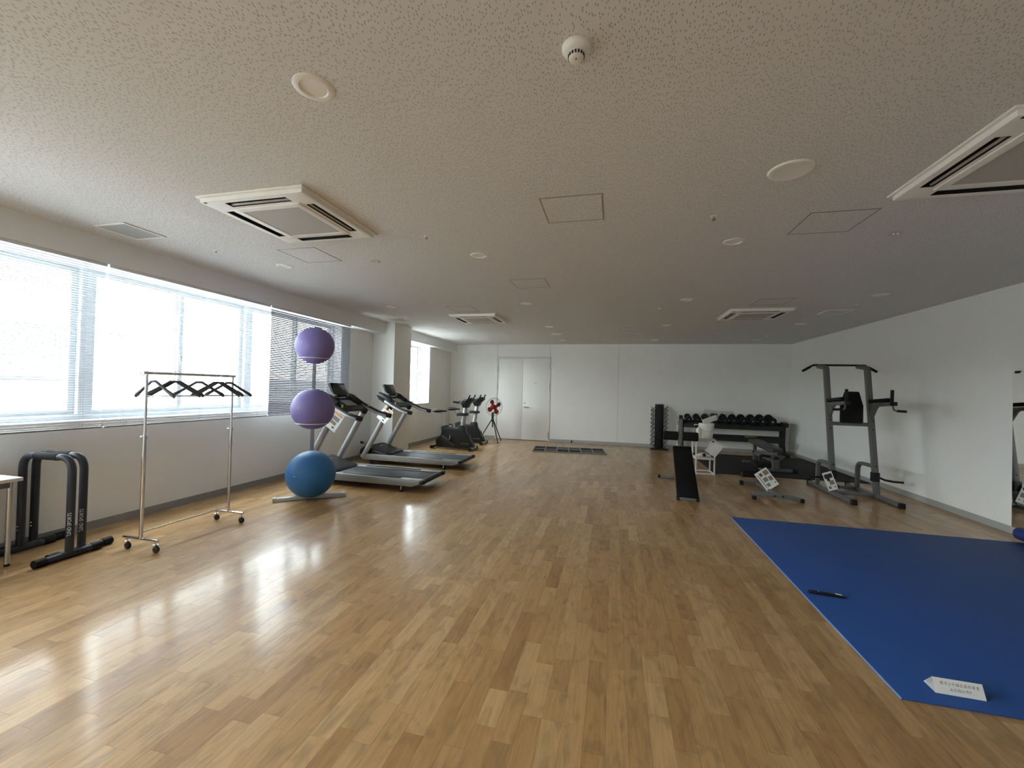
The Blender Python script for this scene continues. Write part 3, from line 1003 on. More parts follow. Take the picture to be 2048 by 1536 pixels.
def make_hanger():
    h = thing('coat_hanger', '', 'hanger', (0, 0, 0), 0, 'dark coat hangers on the chrome rack')
    # local origin: where the hook rests on the rail; the hanger spreads along local X
    MB().tube([(0.020 * math.cos(a), 0, -0.005 + 0.020 * math.sin(a)) for a in [R(-20 + 10 * k) for k in range(21)]][::-1] + [(0.019, 0, -0.012), (0.008, 0, -0.035), (0.0, 0, -0.05), (0, 0, -0.085)], 0.0022, 6, up=(0, 1, 0)).build('hook', CHROME, h)
    for s in (-1, 1):
        pts = [(0, 0, -0.086), (s * 0.024, 0, -0.087), (s * 0.075, 0.002, -0.125), (s * 0.14, 0.006, -0.172), (s * 0.195, 0.012, -0.210), (s * 0.215, 0.015, -0.232)]
        MB().oval(pts, 1.0, 1.0, 10, up=(0, 1, 0), scale=[0.021, 0.022, 0.023, 0.027, 0.034, 0.026]).build('shoulder', mat('hanger_plastic', (0.050, 0.050, 0.056), 0.4), h)
    MB().tube([(-0.208, 0.012, -0.226), (0.208, 0.012, -0.226)], 0.0048, 8).build('trouser_bar', STEEL, h)
    return h


hg = make_hanger()
# position along the rail, turn about the vertical, label
HANG = ((0.062, 4, 'coat hanger nearest the viewer, turned edge-on next to the near rack post'), (0.24, 46, 'coat hanger second along the rail, spread wide'), (0.278, 58, 'coat hanger third along the rail, touching the second one'), (0.50, 50, 'coat hanger alone at the middle of the rail'), (0.695, 54, 'coat hanger of the far pair, the one nearer the rail middle'), (0.735, 44, 'coat hanger of the far pair, crossing over its neighbour'), (0.845, 50, 'coat hanger last along the rail, reaching past the far rack post'))
for k, (yy, a, lb) in enumerate(HANG):
    h = hg if k == 0 else copy_tree(hg)
    h.location = (-4.165, 2.905 + yy, 1.6355)
    h.rotation_euler = (0, 0, R(a))
    h['label'] = lb

# ------------------------------------------------------------------ ball rack with three exercise balls
BX, BY = -3.968, 4.855
dirv = Vector((-0.633, 0.774))           # away from the viewer
rkz = math.atan2(dirv.y, dirv.x) - PI / 2  # local +Y points away from the viewer
br = thing('ball_rack', 'grey metal ball rack with ring holders beside the treadmill', 'ball rack', (BX, BY, 0), rkz)
POST = 0.345
ft = MB().rect([(-0.435, -0.005, 0.022), (-0.06, -0.0, 0.035), (0.06, 0, 0.035), (0.435, 0.005, 0.022)], 0.075, 0.052).build('foot', SILVER, br, bevel=0.005)
for s in (-1, 1):
    MB().box((s * 0.425, s * 0.005, 0.028), (0.045, 0.082, 0.056)).build('foot_cap', SILVER, ft, bevel=0.006)
MB().rect([(0, 0, 0.024), (0, POST + 0.18, 0.024)], 0.055, 0.04).build('spine', SILVER, br, bevel=0.004)
MB().rect([(0, POST, 0.03), (0, POST, 1.98)], 0.052, 0.05, up=(0, 1, 0)).build('pole', mat('pole_grey', (0.27, 0.275, 0.30), 0.4), br, bevel=0.003)


def holder(zc, r_):
    zr = zc - 0.70 * r_
    rr = math.sqrt(r_ * r_ - (0.70 * r_) ** 2) + 0.006
    h = MB().tube([(rr * math.cos(2 * PI * k / 40), rr * math.sin(2 * PI * k / 40), zr) for k in range(40)], 0.0048, 8, closed=True).build('ring', OFFWH, br)
    MB().tube([(0, rr, zr), (0, POST, zr)], 0.008, 8).build('ring_arm', OFFWH, h)


BALLS = ((0.337, 0.313, BALLB, 'large blue exercise ball at the bottom of the ball rack'), (1.221, 0.276, BALLV, 'purple exercise ball in the middle of the ball rack'), (2.086, 0.249, BALLV, 'smallest purple exercise ball on top of the ball rack'))
for zc, r_, m_, lb in BALLS:
    if zc > 0.5:
        holder(zc, r_)
    b_ = thing('exercise_ball', lb, 'exercise ball', (BX, BY, zc), rkz, 'exercise balls on the rack')
    prof = [(max(0.0001, r_ * math.sin(PI * k / 32)), -r_ * math.cos(PI * k / 32)) for k in range(33)]
    MB().lathe(prof, n=56).build('ball', m_, b_)
    MB().lathe([(0.0001, 0), (0.009, 0), (0.007, 0.003), (0.0001, 0.003)], Vector((-0.62, -0.78, 0.08)).normalized() * (r_ - 0.0005), 12, Vector((-0.62, -0.78, 0.08)).to_track_quat('Z', 'Y').to_matrix()).build('valve_plug', mat('valve_pale', (0.4, 0.36, 0.5), 0.5), b_)

# ------------------------------------------------------------------ treadmills (local +X runs towards the window)


def make_treadmill():
    t = thing('treadmill', '', 'treadmill', (0, 0, 0), PI, 'grey and black treadmills facing the windows')
    HW = 0.425
    for s in (-1, 1):
        rail = MB().prism([(0.13, 0.092), (0.02, 0.125), (0.0, 0.135), (0.0, 0.185), (2.05, 0.205), (2.10, 0.175), (2.03, 0.092)], s * HW, s * (HW - 0.055)).build('side_rail', mat('rail_grey', (0.23, 0.23, 0.225), 0.4, 0.2), t, bevel=0.006)
        MB().bb(0.0, 1.62, s * (HW - 0.055), s * (HW - 0.135), 0.172, 0.186).build('foot_rail', SILVER, rail, bevel=0.004)
        MB().bb(0.35, 1.35, s * (HW - 0.075), s * (HW - 0.125), 0.186, 0.190).build('grip_strip', BLACKR, rail, bevel=0.001)
        MB().box((-0.015, s * (HW - 0.06), 0.155), (0.07, 0.12, 0.062)).build('end_cap', BLACKP, t, bevel=0.012)
        fo = MB().tube([(0.31, s * (HW - 0.03), 0.03), (0.31, s * (HW - 0.03), 0.095)], 0.009, 8).build('foot', STEEL, t)
        MB().lathe([(0.0001, 0), (0.034, 0), (0.034, 0.016), (0.018, 0.03), (0.0001, 0.03)], (0.31, s * (HW - 0.03), 0), 16).build('foot_pad', BLACKR, fo)
        fo2 = MB().lathe([(0.0001, 0.0), (0.03, 0), (0.03, 0.095), (0.0001, 0.095)], (1.85, s * (HW - 0.05), 0), 14).build('foot', BLACKR, t)
        # upright
        up = MB().oval([(2.035, s * (HW - 0.03), 0.13), (1.74, s * (HW - 0.03), 0.66), (1.475, s * (HW - 0.03), 1.135)], 0.112, 0.096, 18, up=(1, 0, 0)).build('upright', SILVER, t)
        MB().oval([(1.50, s * (HW - 0.03), 1.09), (1.455, s * (HW - 0.03), 1.17)], 0.126, 0.110, 16, up=(1, 0, 0)).build('upright_collar', BLACKP, up)
        # handrail: silver side, black top
        pts = fillet([(1.58, s * (HW - 0.03), 1.27), (1.42, s * (HW - 0.02), 1.185), (1.22, s * HW, 1.095), (0.98, s * HW, 1.045)], 0.25, 5)
        hr = MB().rect(pts, 0.066, 0.074).build('handrail', BLACKP, t, bevel=0.014)
        pl_ = [(p.x, p.y, p.z - 0.012) for p in pts]
        MB().rect(pl_[:-1] + [(1.06, s * HW, 1.044)], 0.076, 0.042).build('rail_cover', SILVER, hr, bevel=0.008)
        # front pod of the console
        MB().oval([(1.50, s * 0.30, 1.25), (1.66, s * 0.30, 1.335), (1.80, s * 0.27, 1.385)], 0.11, 0.13, 14, scale=[0.8, 1.05, 0.9]).build('console_pod', BLACKP, t)
        kn = MB().lathe([(0.0001, 0), (0.016, 0), (0.011, 0.012), (0.010, 0.028), (0.017, 0.04), (0.0001, 0.044)], (1.375, s * (HW - 0.07), 1.205), 14).build('yellow_key', YELLOW, t)
    # belt, rollers and underside
    MB().bb(0.0, 1.66, -0.29, 0.29, 0.148, 0.172).build('belt', BELT, t, bevel=0.008)
    MB().tube([(-0.005, -0.30, 0.15), (-0.005, 0.30, 0.15)], 0.036, 16).build('rear_roller', BLACKP, t)
    MB().bb(0.16, 2.0, -0.36, 0.36, 0.075, 0.145).build('under_tray', BLACKR, t, bevel=0.01)
    # motor hood
    hood = MB().prism([(1.50, 0.165), (1.56, 0.215), (1.78, 0.265), (1.98, 0.335), (2.06, 0.34), (2.14, 0.28), (2.17, 0.16), (2.10, 0.06), (1.60, 0.10)], -0.35, 0.35).build('motor_hood', BLACKP, t, bevel=0.03, seg=3)
    MB().box((1.90, -0.06, 0.315), (0.03, 0.13, 0.004), Matrix.Rotation(R(-19), 3, 'Y')).build('hood_badge', LCD, hood, bevel=0.001)
    # console
    co = MB().prism([(1.36, 1.135), (1.37, 1.165), (1.44, 1.215), (1.62, 1.315), (1.74, 1.375), (1.80, 1.36), (1.80, 1.29), (1.62, 1.19), (1.46, 1.13)], -0.30, 0.30).build('console', BLACKP, t, bevel=0.02, seg=3)
    MB().box((1.515, 0.0, 1.266), (0.17, 0.27, 0.008), Matrix.Rotation(R(-29), 3, 'Y')).build('keypad', LCD, co, bevel=0.003)
    ca, sa = math.cos(R(-62)), math.sin(R(-62))
    mon = MB().box((1.715, 0, 1.475), (0.245, 0.36, 0.05), Matrix.Rotation(R(-64), 3, 'Y')).build('monitor', BLACKP, t, bevel=0.014, seg=3)
    MB().box((1.692, 0, 1.487), (0.165, 0.30, 0.012), Matrix.Rotation(R(-64), 3, 'Y')).build('screen', SCREEN, mon, bevel=0.003)
    MB().box((1.735, -0.06, 1.578), (0.018, 0.09, 0.012), Matrix.Rotation(R(-64), 3, 'Y')).build('monitor_badge', LCD, mon)
    MB().tube([(1.66, -0.16, 1.35), (1.735, -0.16, 1.41)], 0.05, 12).build('monitor_hinge', SILVER, t)
    MB().tube([(1.66, 0.16, 1.35), (1.735, 0.16, 1.41)], 0.05, 12).build('monitor_hinge', SILVER, t)
    return t


tm = make_treadmill()
tm.location, tm['label'] = (-2.715, 6.01, 0), 'treadmill nearer the viewer, partly hidden by the exercise balls'
t2 = copy_tree(tm)
t2.location, t2['label'] = (-2.79, 7.765, 0), 'treadmill standing beside the white column, behind its twin'


def sign_card(name, label, corners, thick, material, group=None):
    """a card given by its four corners (top, right, bottom, left), x local right, z local up."""
    P = [Vector(p) for p in corners]
    c = sum(P, Vector()) / 4
    ex = (P[1] - P[0]).normalized()
    nz = ex.cross(P[3] - P[0]).normalized()
    ey = nz.cross(ex)
    w, h = (P[1] - P[0]).length, (P[3] - P[0]).length
    o = thing(name, label, 'sign', c, 0, group)
    o.rotation_euler = Matrix((ex, ey, nz)).transposed().to_euler()
    MB().bb(-w / 2, w / 2, -h / 2, h / 2, -thick, thick).build('sheet', material, o, smooth=0)
    return o, w, h


def print_rect(o, x0, x1, y0, y1, m_, side=1, name='printed_picture', t=0.0016):
    MB().bb(x0, x1, y0, y1, side * t * 0.3, side * t).build(name, m_, o, smooth=0)


def pix_on_y(px, py, Y):
    d = fw + cr * ((px - 1024) / F_PX) - cu * ((py - 768) / F_PX)
    k = Y / d.y
    return Vector((0, 0, CAM_H)) + d * k


# the treadmill cards hang tilted on the near uprights; orange heading edge at the upper corner
for Y, cs, lb in ((5.56, ((670.5, 817), (689, 832.6), (667.5, 864.7), (651.4, 851.6)), 'white instruction card with orange heading hanging on the nearer treadmill'),
                  (7.315, ((770.5, 810), (786, 824.5), (770.4, 849), (754, 834.7)), 'white instruction card hanging on the treadmill by the column')):
    P = [pix_on_y(a, b, Y) for a, b in cs]
    o, w, h = sign_card('instruction_card', lb, P, 0.001, PAPER, 'instruction cards on the gym machines')
    # the face turned to the viewer is whichever normal points to -Y
    sd_ = 1 if (o.rotation_euler.to_matrix() @ Vector((0, 0, 1))).y < 0 else -1
    # first edge (top-right) carries the heading; local +y runs from it towards the far edge or back
    e1 = h / 2
    sg = 1 if (P[3] - P[0]).dot(o.rotation_euler.to_matrix() @ Vector((0, 1, 0))) < 0 else -1
    print_rect(o, -w * 0.42, w * 0.42, sg * (e1 - 0.02), sg * (e1 - 0.065), ORANGE, sd_, 'printed_heading')
    print_rect(o, -w * 0.30, w * 0.32, sg * (e1 - 0.085), sg * (e1 - 0.155), INKG, sd_)
    print_rect(o, -w * 0.30, w * 0.25, sg * (e1 - 0.17), sg * (e1 - 0.225), INKO, sd_)
    print_rect(o, w * 0.05, w * 0.25, sg * (e1 - 0.25), sg * (e1 - 0.275), INKK, sd_)

# ------------------------------------------------------------------ exercise bikes (local origin under the crank, +X towards the handlebar)


def make_bike():
    b = thing('exercise_bike', '', 'exercise bike', (0, 0, 0), 0, 'upright exercise bikes in the far corner')
    body = [(-0.49, 0.20), (-0.46, 0.255), (-0.355, 0.35), (-0.335, 0.42), (-0.345, 0.565), (-0.335, 0.585), (-0.245, 0.595), (-0.235, 0.56), (-0.18, 0.545), (-0.06, 0.535), (0.09, 0.545), (0.12, 0.60), (0.135, 0.61), (0.26, 0.605), (0.272, 0.575), (0.30, 0.46), (0.35, 0.385), (0.405, 0.34), (0.43, 0.24), (0.47, 0.195), (0.52, 0.10), (0.515, 0.055), (0.44, 0.03), (-0.40, 0.035), (-0.46, 0.075)]
    sh = MB().prism(body, -0.10, 0.10).build('body_shell', BLACKP, b, bevel=0.022, seg=3)
    MB().prism([(-0.36, 0.30), (-0.30, 0.36), (0.05, 0.12), (0.0, 0.07)], -0.106, 0.106).build('body_swoosh', mat('dark_grey_plastic', (0.030, 0.033, 0.038), 0.45), sh, bevel=0.003)
    for k, x_ in enumerate((0.22, 0.245, 0.275, 0.30, 0.325, 0.355, 0.38, 0.40)):
        MB().bb(x_, x_ + (0.010 if k % 2 else 0.016), -0.108, -0.104, 0.145 + (k % 3) * 0.004, 0.168).build('badge_mark', LCD, sh, smooth=0)
    # stabilisers
    fs = MB().tube([(0.50, -0.25, 0.045), (0.50, 0.25, 0.045)], 0.034, 16).build('front_stabilizer', LOUV, b)
    for s in (-1, 1):
        MB().tube([(0.50, s * 0.21, 0.042), (0.50, s * 0.275, 0.042)], 0.042, 16).build('stabilizer_cap', BLACKR, fs)
    rs = MB().tube([(-0.53, -0.20, 0.055), (-0.53, 0.20, 0.055)], 0.032, 14).build('rear_stabilizer', BLACKP, b)
    for s in (-1, 1):
        MB().lathe([(0.0001, -0.02), (0.038, -0.02), (0.042, -0.01), (0.042, 0.01), (0.038, 0.02), (0.0001, 0.02)], (-0.545, s * 0.20, 0.05), 18, Matrix.Rotation(PI / 2, 3, 'X')).build('wheel', BLACKR, rs)
        MB().lathe([(0.0001, 0), (0.012, 0), (0.012, 0.03), (0.0001, 0.03)], (-0.51, s * 0.16, 0.0), 10).build('leveller', BLACKR, rs)
    MB().bb(-0.54, -0.38, -0.04, 0.04, 0.045, 0.085).build('rear_beam', BLACKP, b, bevel=0.01)
    # seat
    MB().tube([(-0.285, 0, 0.55), (-0.405, 0, 0.935)], 0.027, 14).build('seat_post', STEEL, b)
    seat = MB()
    rings = []
    for (x_, w, zt, zb) in ((-0.59, 0.07, 0.98, 0.93), (-0.575, 0.115, 1.0, 0.915), (-0.52, 0.135, 1.005, 0.905), (-0.43, 0.115, 0.998, 0.91), (-0.34, 0.06, 0.985, 0.925), (-0.26, 0.032, 0.972, 0.935), (-0.235, 0.018, 0.965, 0.945)):
        rings.append([(x_, w * math.cos(2 * PI * k / 14), (zt + zb) / 2 + (zt - zb) / 2 * math.sin(2 * PI * k / 14)) for k in range(14)])
    vv = [p for r_ in rings for p in r_]
    ff = [(i * 14 + k, i * 14 + (k + 1) % 14, (i + 1) * 14 + (k + 1) % 14, (i + 1) * 14 + k) for i in range(len(rings) - 1) for k in range(14)]
    ff += [tuple(range(14)), tuple((len(rings) - 1) * 14 + k for k in range(14))]
    seat.add(vv, ff).build('seat', mat('grey_saddle', (0.020, 0.020, 0.021), 0.6, 0, 0.1, 30, 0, 100, 0.25), b)
    # mast, bottle tray and console
    MB().oval([(0.195, 0, 0.57), (0.28, 0, 1.09)], 0.09, 0.105, 16, up=(1, 0, 0)).build('mast', SILVER, b)
    MB().bb(0.07, 0.33, -0.10, 0.10, 0.855, 0.925).build('bottle_tray', BLACKP, b, bevel=0.015, seg=3)
    con = MB().prism([(0.235, 1.06), (0.335, 1.06), (0.375, 1.16), (0.47, 1.245), (0.48, 1.28), (0.46, 1.31), (0.385, 1.315), (0.29, 1.275), (0.205, 1.245), (0.16, 1.19)], -0.13, 0.13).build('console', BLACKP, b, bevel=0.02, seg=3)
    MB().box((0.285, 0, 1.275), (0.15, 0.17, 0.006), Matrix.Rotation(R(-22), 3, 'Y')).build('display', SCREEN, con, bevel=0.002)
    for s in (-1, 1):
        MB().tube(fillet([(0.28, s * 0.10, 1.19), (0.34, s * 0.19, 1.245), (0.40, s * 0.205, 1.285), (0.45, s * 0.20, 1.385)], 0.05, 5), 0.019, 10).build('horn_grip', BLACKP, b)
        MB().tube(fillet([(0.26, s * 0.09, 1.17), (0.17, s * 0.20, 1.16), (0.06, s * 0.22, 1.19), (0.03, s * 0.22, 1.195)], 0.06, 5), 0.013, 10).build('handlebar', STEEL, b)
        MB().tube([(0.17, s * 0.215, 1.195), (0.02, s * 0.22, 1.205)], 0.024, 12).build('rear_grip', BLACKP, b)
        cr2 = MB().tube([(-0.08, s * 0.115, 0.36), (-0.09, s * 0.13, 0.36 - s * -0.11)], 0.013, 8).build('crank', CHROME, b)
        MB().bb(-0.14, -0.04, s * 0.135, s * 0.235, 0.36 + s * 0.11 - 0.012, 0.36 + s * 0.11 + 0.012).build('pedal', BLACKP, cr2, bevel=0.006)
    MB().tube(fillet([(-0.20, -0.05, 0.56), (-0.12, -0.05, 0.625), (-0.05, -0.05, 0.62), (-0.06, -0.05, 0.54)], 0.03, 5), 0.012, 8).build('carry_strap', BLACKR, b)
    return b


bk = make_bike()
bk.location, bk['label'] = (-3.895, 9.95, 0), 'black exercise bike nearer the viewer in the far corner'
bk2 = copy_tree(bk)
bk2.location, bk2['label'] = (-3.985, 11.12, 0), 'black exercise bike behind its twin, beside the red fan'

# ------------------------------------------------------------------ red fan on a tripod
fn = thing('tripod_fan', 'black tripod fan with red blades before the double door', 'fan', (-3.46, 11.85, 0))
for (x_, y_) in ((0.29, -0.40), (0.20, 0.26), (-0.42, 0.08)):
    lg = MB().tube([(x_ * 0.1, y_ * 0.1, 0.62), (x_, y_, 0.015)], 0.014, 10).build('leg', BLACKP, fn)
    MB().lathe([(0.0001, 0), (0.02, 0), (0.018, 0.03), (0.0001, 0.03)], (x_, y_, 0), 10).build('foot_tip', BLACKR, lg)
MB().tube([(0, 0, 0.41), (0, 0, 0.80)], 0.017, 12).build('column', BLACKP, fn)
MB().lathe([(0.0001, 0.58), (0.035, 0.58), (0.045, 0.63), (0.03, 0.68), (0.0001, 0.68)], n=16).build('hub_collar', BLACKP, fn)
MB().bb(-0.03, 0.03, -0.03, 0.03, 0.68, 0.86).build('control_box', BLACKP, fn, bevel=0.008)
head = Matrix.Translation((0.06, -0.08, 1.02)) @ Matrix.Rotation(R(40), 4, 'Z') @ Matrix.Rotation(R(92), 4, 'X')


def hmb():
    m = MB()
    m.T = head
    return m


mt = hmb().lathe([(0.0001, -0.16), (0.06, -0.15), (0.075, -0.09), (0.07, -0.02), (0.03, 0.0), (0.0001, 0.0)], n=22).build('motor', REDP, fn)
cage = hmb()
for zz, rr in ((0.0, 0.262), (0.055, 0.22), (0.075, 0.15), (0.083, 0.08), (-0.055, 0.22), (-0.075, 0.15)):
    cage.tube([(rr * math.cos(2 * PI * k / 40), rr * math.sin(2 * PI * k / 40), zz) for k in range(40)], 0.0055 if zz == 0 else 0.0016, 5, closed=True)
cg = cage.build('cage', mat('cage_wire', (0.10, 0.10, 0.105), 0.4, 0.6), fn)
for k in range(30):
    a = 2 * PI * k / 30
    c_, s_ = math.cos(a), math.sin(a)
    hmb().tube([(0.05 * c_, 0.05 * s_, 0.085), (0.15 * c_, 0.15 * s_, 0.075), (0.22 * c_, 0.22 * s_, 0.055), (0.262 * c_, 0.262 * s_, 0.0)], 0.0010, 4).build('cage_wire', mat('cage_wire', (0.1, 0.1, 0.1)), cg)
hmb().lathe([(0.0001, 0.078), (0.05, 0.080), (0.052, 0.088), (0.0001, 0.092)], n=24).build('badge_disc', REDP, cg)
hmb().lathe([(0.0001, -0.01), (0.05, -0.01), (0.048, 0.035), (0.0001, 0.04)], n=20).build('blade_hub', REDP, mt)
for k in range(4):
    a0 = 2 * PI * k / 4 + 0.5
    m_ = hmb()
    vv, ff = [], []
    N = 9
    outl = [(0.04, -0.25), (0.09, -0.42), (0.15, -0.46), (0.20, -0.38), (0.228, -0.12), (0.225, 0.15), (0.19, 0.36), (0.13, 0.42), (0.07, 0.40), (0.04, 0.25)]
    for t_ in (0, 0.004):
        for (r_, a) in outl:
            vv.append((r_ * math.cos(a0 + a), r_ * math.sin(a0 + a), 0.012 + a * 0.055 + t_))
    n_ = len(outl)
    ff = [tuple(range(n_)), tuple(reversed(range(n_, 2 * n_)))] + [(i, (i + 1) % n_, n_ + (i + 1) % n_, n_ + i) for i in range(n_)]
    m_.add(vv, ff).build('blade', REDP, mt)

# ------------------------------------------------------------------ wall sockets, plugs, door stop
for k, (p, lb) in enumerate((((XLF, 11.80, 0.33), 'wall outlet with grey plug near the far corner'), ((XL, 7.86, 0.32), 'wall outlet with black plug behind the treadmills'))):
    so = thing('wall_outlet', lb, 'wall outlet', p)
    MB().bb(0, 0.008, -0.036, 0.036, -0.06, 0.06).build('plate', WPLAST, so, bevel=0.003)
    pg = MB().bb(0.008, 0.06, -0.022, 0.022, -0.0, 0.045).build('plug', BLACKP if k else LOUV, so, bevel=0.006)
    MB().tube(fillet([(0.06, 0, 0.02), (0.11, 0.0, 0.0), (0.13, 0.05, -0.25), (0.12, 0.12, -0.3)], 0.08, 6), 0.005, 6).build('cord', BLACKP if k else LOUV, pg)
ds = thing('door_stop', 'small black door stop on the floor by the end wall', 'door stop', (-1.17, 12.46, 0))
MB().lathe([(0.0001, 0), (0.018, 0), (0.018, 0.045), (0.0001, 0.05)], n=14).build('post', BLACKP, ds)
MB().lathe([(0.0001, 0.05), (0.02, 0.05), (0.02, 0.075), (0.0001, 0.08)], n=14).build('rubber_tip', BLACKR, ds)

# ------------------------------------------------------------------ floor tray of twelve dark panels
ft_ = thing('floor_panel_tray', 'flat grey frame holding two rows of dark square panels on the floor', 'floor mat', (-1.09, 10.90, 0), R(6.5))
W6, D2 = 0.305, 0.45
MB().slab([-3 * W6 + k * W6 + s * 0.012 for k in range(7) for s in (-1, 1)], [-D2 + k * D2 + s * 0.018 for k in range(3) for s in (-1, 1)], lambda u, w: (min(abs(u - (-3 * W6 + k * W6)) for k in range(7)) > 0.013) and (min(abs(w - (-D2 + k * D2)) for k in range(3)) > 0.019), 0.0, 0.022).build('frame', TRAYG, ft_, bevel=0.002)
for a in range(6):
    for c in range(2):
        x0, y0 = -3 * W6 + a * W6 + 0.012, -D2 + c * D2 + 0.018
        MB().bb(x0, x0 + W6 - 0.024, y0, y0 + D2 - 0.036, 0.0, 0.014).build('panel', FOAM if (a * 5 + c * 3) % 7 < 4 else mat('panel_charcoal', (0.02, 0.02, 0.021), 0.5, 0, 0.1, 20, 0, 100, 0.3), ft_, smooth=0)

# ------------------------------------------------------------------ dumbbells


def make_dumbbell(name, label, grp, head_r, head_l, grip_l, hexa=False, mhead=BLACKR):
    d = thing(name, label, 'dumbbell', (0, 0, 0), 0, grp)
    MB().tube([(0, -grip_l / 2 - 0.01, 0), (0, grip_l / 2 + 0.01, 0)], 0.014, 10).build('handle', CHROME, d)
    for s in (-1, 1):
        n = 6 if hexa else 28
        e = 0.25 * head_l
        pr_ = [(0.0001, 0), (head_r * 0.86, 0), (head_r, e), (head_r, head_l - e), (head_r * 0.86, head_l), (0.0001, head_l)]
        hd = MB().lathe(pr_, (0, s * grip_l / 2, 0), n, Matrix.Rotation(-s * PI / 2, 3, 'X') @ Matrix.Rotation(PI / 6, 3, 'Z') if hexa else Matrix.Rotation(-s * PI / 2, 3, 'X')).build('head', mhead, d, smooth=30)
        MB().lathe([(0.0001, head_l), (head_r * 0.28, head_l), (head_r * 0.24, head_l + 0.006), (0.0001, head_l + 0.006)], (0, s * grip_l / 2, 0), 16, Matrix.Rotation(-s * PI / 2, 3, 'X')).build('end_cap', STEEL, hd)
    return d


# vertical tower
TX, TY = 1.255, 12.13
dt = thing('dumbbell_tower', 'tall black vertical tower holding small dumbbells by the end wall', 'dumbbell rack', (TX, TY, 0))
MB().prism([(-0.235, -0.16), (0.235, -0.16), (0.17, 0.16), (-0.17, 0.16)], 0, 0.035, 'xy').build('base', BLACKP, dt, bevel=0.008)
MB().prism([(0.118 * math.cos(R(60 * k)), 0.10 * math.sin(R(60 * k))) for k in range(6)], 0.03, 1.238, 'xy').build('column', BLACKP, dt, bevel=0.006)
MB().prism([(0.108 * math.cos(R(60 * k)), 0.092 * math.sin(R(60 * k))) for k in range(6)], 1.238, 1.258, 'xy').build('top_cap', SILVER, dt, bevel=0.008)
for k in range(10):
    for s in (-1, 1):
        z_ = 0.105 + k * 0.1165
        for y_ in (-0.045, 0.045):
            MB().rect([(s * 0.09, y_, z_), (s * 0.16, y_, z_ - 0.022), (s * 0.225, y_, z_ + 0.022)], 0.012, 0.014, up=(0, 1, 0)).build('hook_arm', BLACKP, dt)
hexd = make_dumbbell('hex_dumbbell', '', 'small dumbbells on the vertical tower', 0.047, 0.055, 0.13, False, mat('grey_vinyl_head', (0.20, 0.20, 0.195), 0.35))
ORD = ('lowest', 'second from the bottom', 'third from the bottom', 'fourth from the bottom', 'middle', 'fourth from the top', 'third from the top', 'second from the top', 'top')
first = True
for k in range(9):
    for s in (-1, 1):
        d = hexd if first else copy_tree(hexd)
        first = False
        d.location = (TX + s * 0.173, TY, 0.105 + k * 0.1165 + 0.042)
        d['label'] = 'small dumbbell on the tower, %s of the column %s' % (ORD[k], 'towards the double door' if s < 0 else 'towards the dumbbell rack')

# long rack
RX0, RX1, RY = 1.835, 4.30, 12.10
dr = thing('dumbbell_rack', 'long black two-tier dumbbell rack along the end wall', 'dumbbell rack', (0, RY, 0))
for s, x_ in ((-1, RX0), (1, RX1)):
    up = MB().rect(fillet([(x_, -0.27, 0.03), (x_, 0.02, 0.045), (x_, 0.10, 0.3), (x_, 0.05, 0.86), (x_, -0.16, 0.80)], [0, 0.05, 0.2, 0.10, 0], 6), 0.10, 0.12, up=(1, 0, 0)).build('upright', mat('rack_black', (0.012, 0.014, 0.014), 0.45), dr, bevel=0.006)
    MB().bb(x_ - 0.05, x_ + 0.05, -0.30, 0.26, 0.0, 0.05).build('foot', BLACKP, dr, bevel=0.006)
RB = mat('rack_black', (0.012, 0.014, 0.014))
MB().box(((RX0 + RX1) / 2, -0.12, 0.715), (RX1 - RX0 - 0.08, 0.05, 0.12), Matrix.Rotation(R(-12), 3, 'X')).build('upper_rail', RB, dr, bevel=0.006)
MB().box(((RX0 + RX1) / 2, 0.06, 0.80), (RX1 - RX0 - 0.08, 0.05, 0.10), Matrix.Rotation(R(-12), 3, 'X')).build('upper_rail', RB, dr, bevel=0.006)
MB().box(((RX0 + RX1) / 2, -0.15, 0.40), (RX1 - RX0 - 0.08, 0.05, 0.12), Matrix.Rotation(R(-12), 3, 'X')).build('lower_rail', RB, dr, bevel=0.006)
MB().box(((RX0 + RX1) / 2, 0.03, 0.445), (RX1 - RX0 - 0.08, 0.05, 0.10), Matrix.Rotation(R(-12), 3, 'X')).build('lower_rail', RB, dr, bevel=0.006)
DBN = ('first from the sit-up bench end', 'second from the sit-up bench end', 'third from the sit-up bench end', 'hidden behind the white bucket', 'just past the white bucket', 'fifth from the corner end', 'fourth from the corner end', 'third from the corner end', 'second from the corner end', 'last at the corner end')
for k in range(10):
    hr = 0.080 + 0.0024 * k
    d = make_dumbbell('round_dumbbell', 'black round dumbbell on the long rack, ' + DBN[k], 'round dumbbells on the long rack', hr, 0.085 + 0.004 * k, 0.13)
    d.location = (1.985 + k * 0.2215, RY - 0.03, 0.80 + hr + 0.03)
    d.rotation_euler = (R(14), 0, R(random.uniform(-3, 3)))
ys = thing('yellow_strip', 'dull yellow strip lying on the lower tier of the dumbbell rack', 'strip', (3.49, RY - 0.15, 0.463))
MB().bb(-0.14, 0.14, -0.02, 0.02, 0, 0.03).build('strip_body', YELMARK, ys, bevel=0.006)

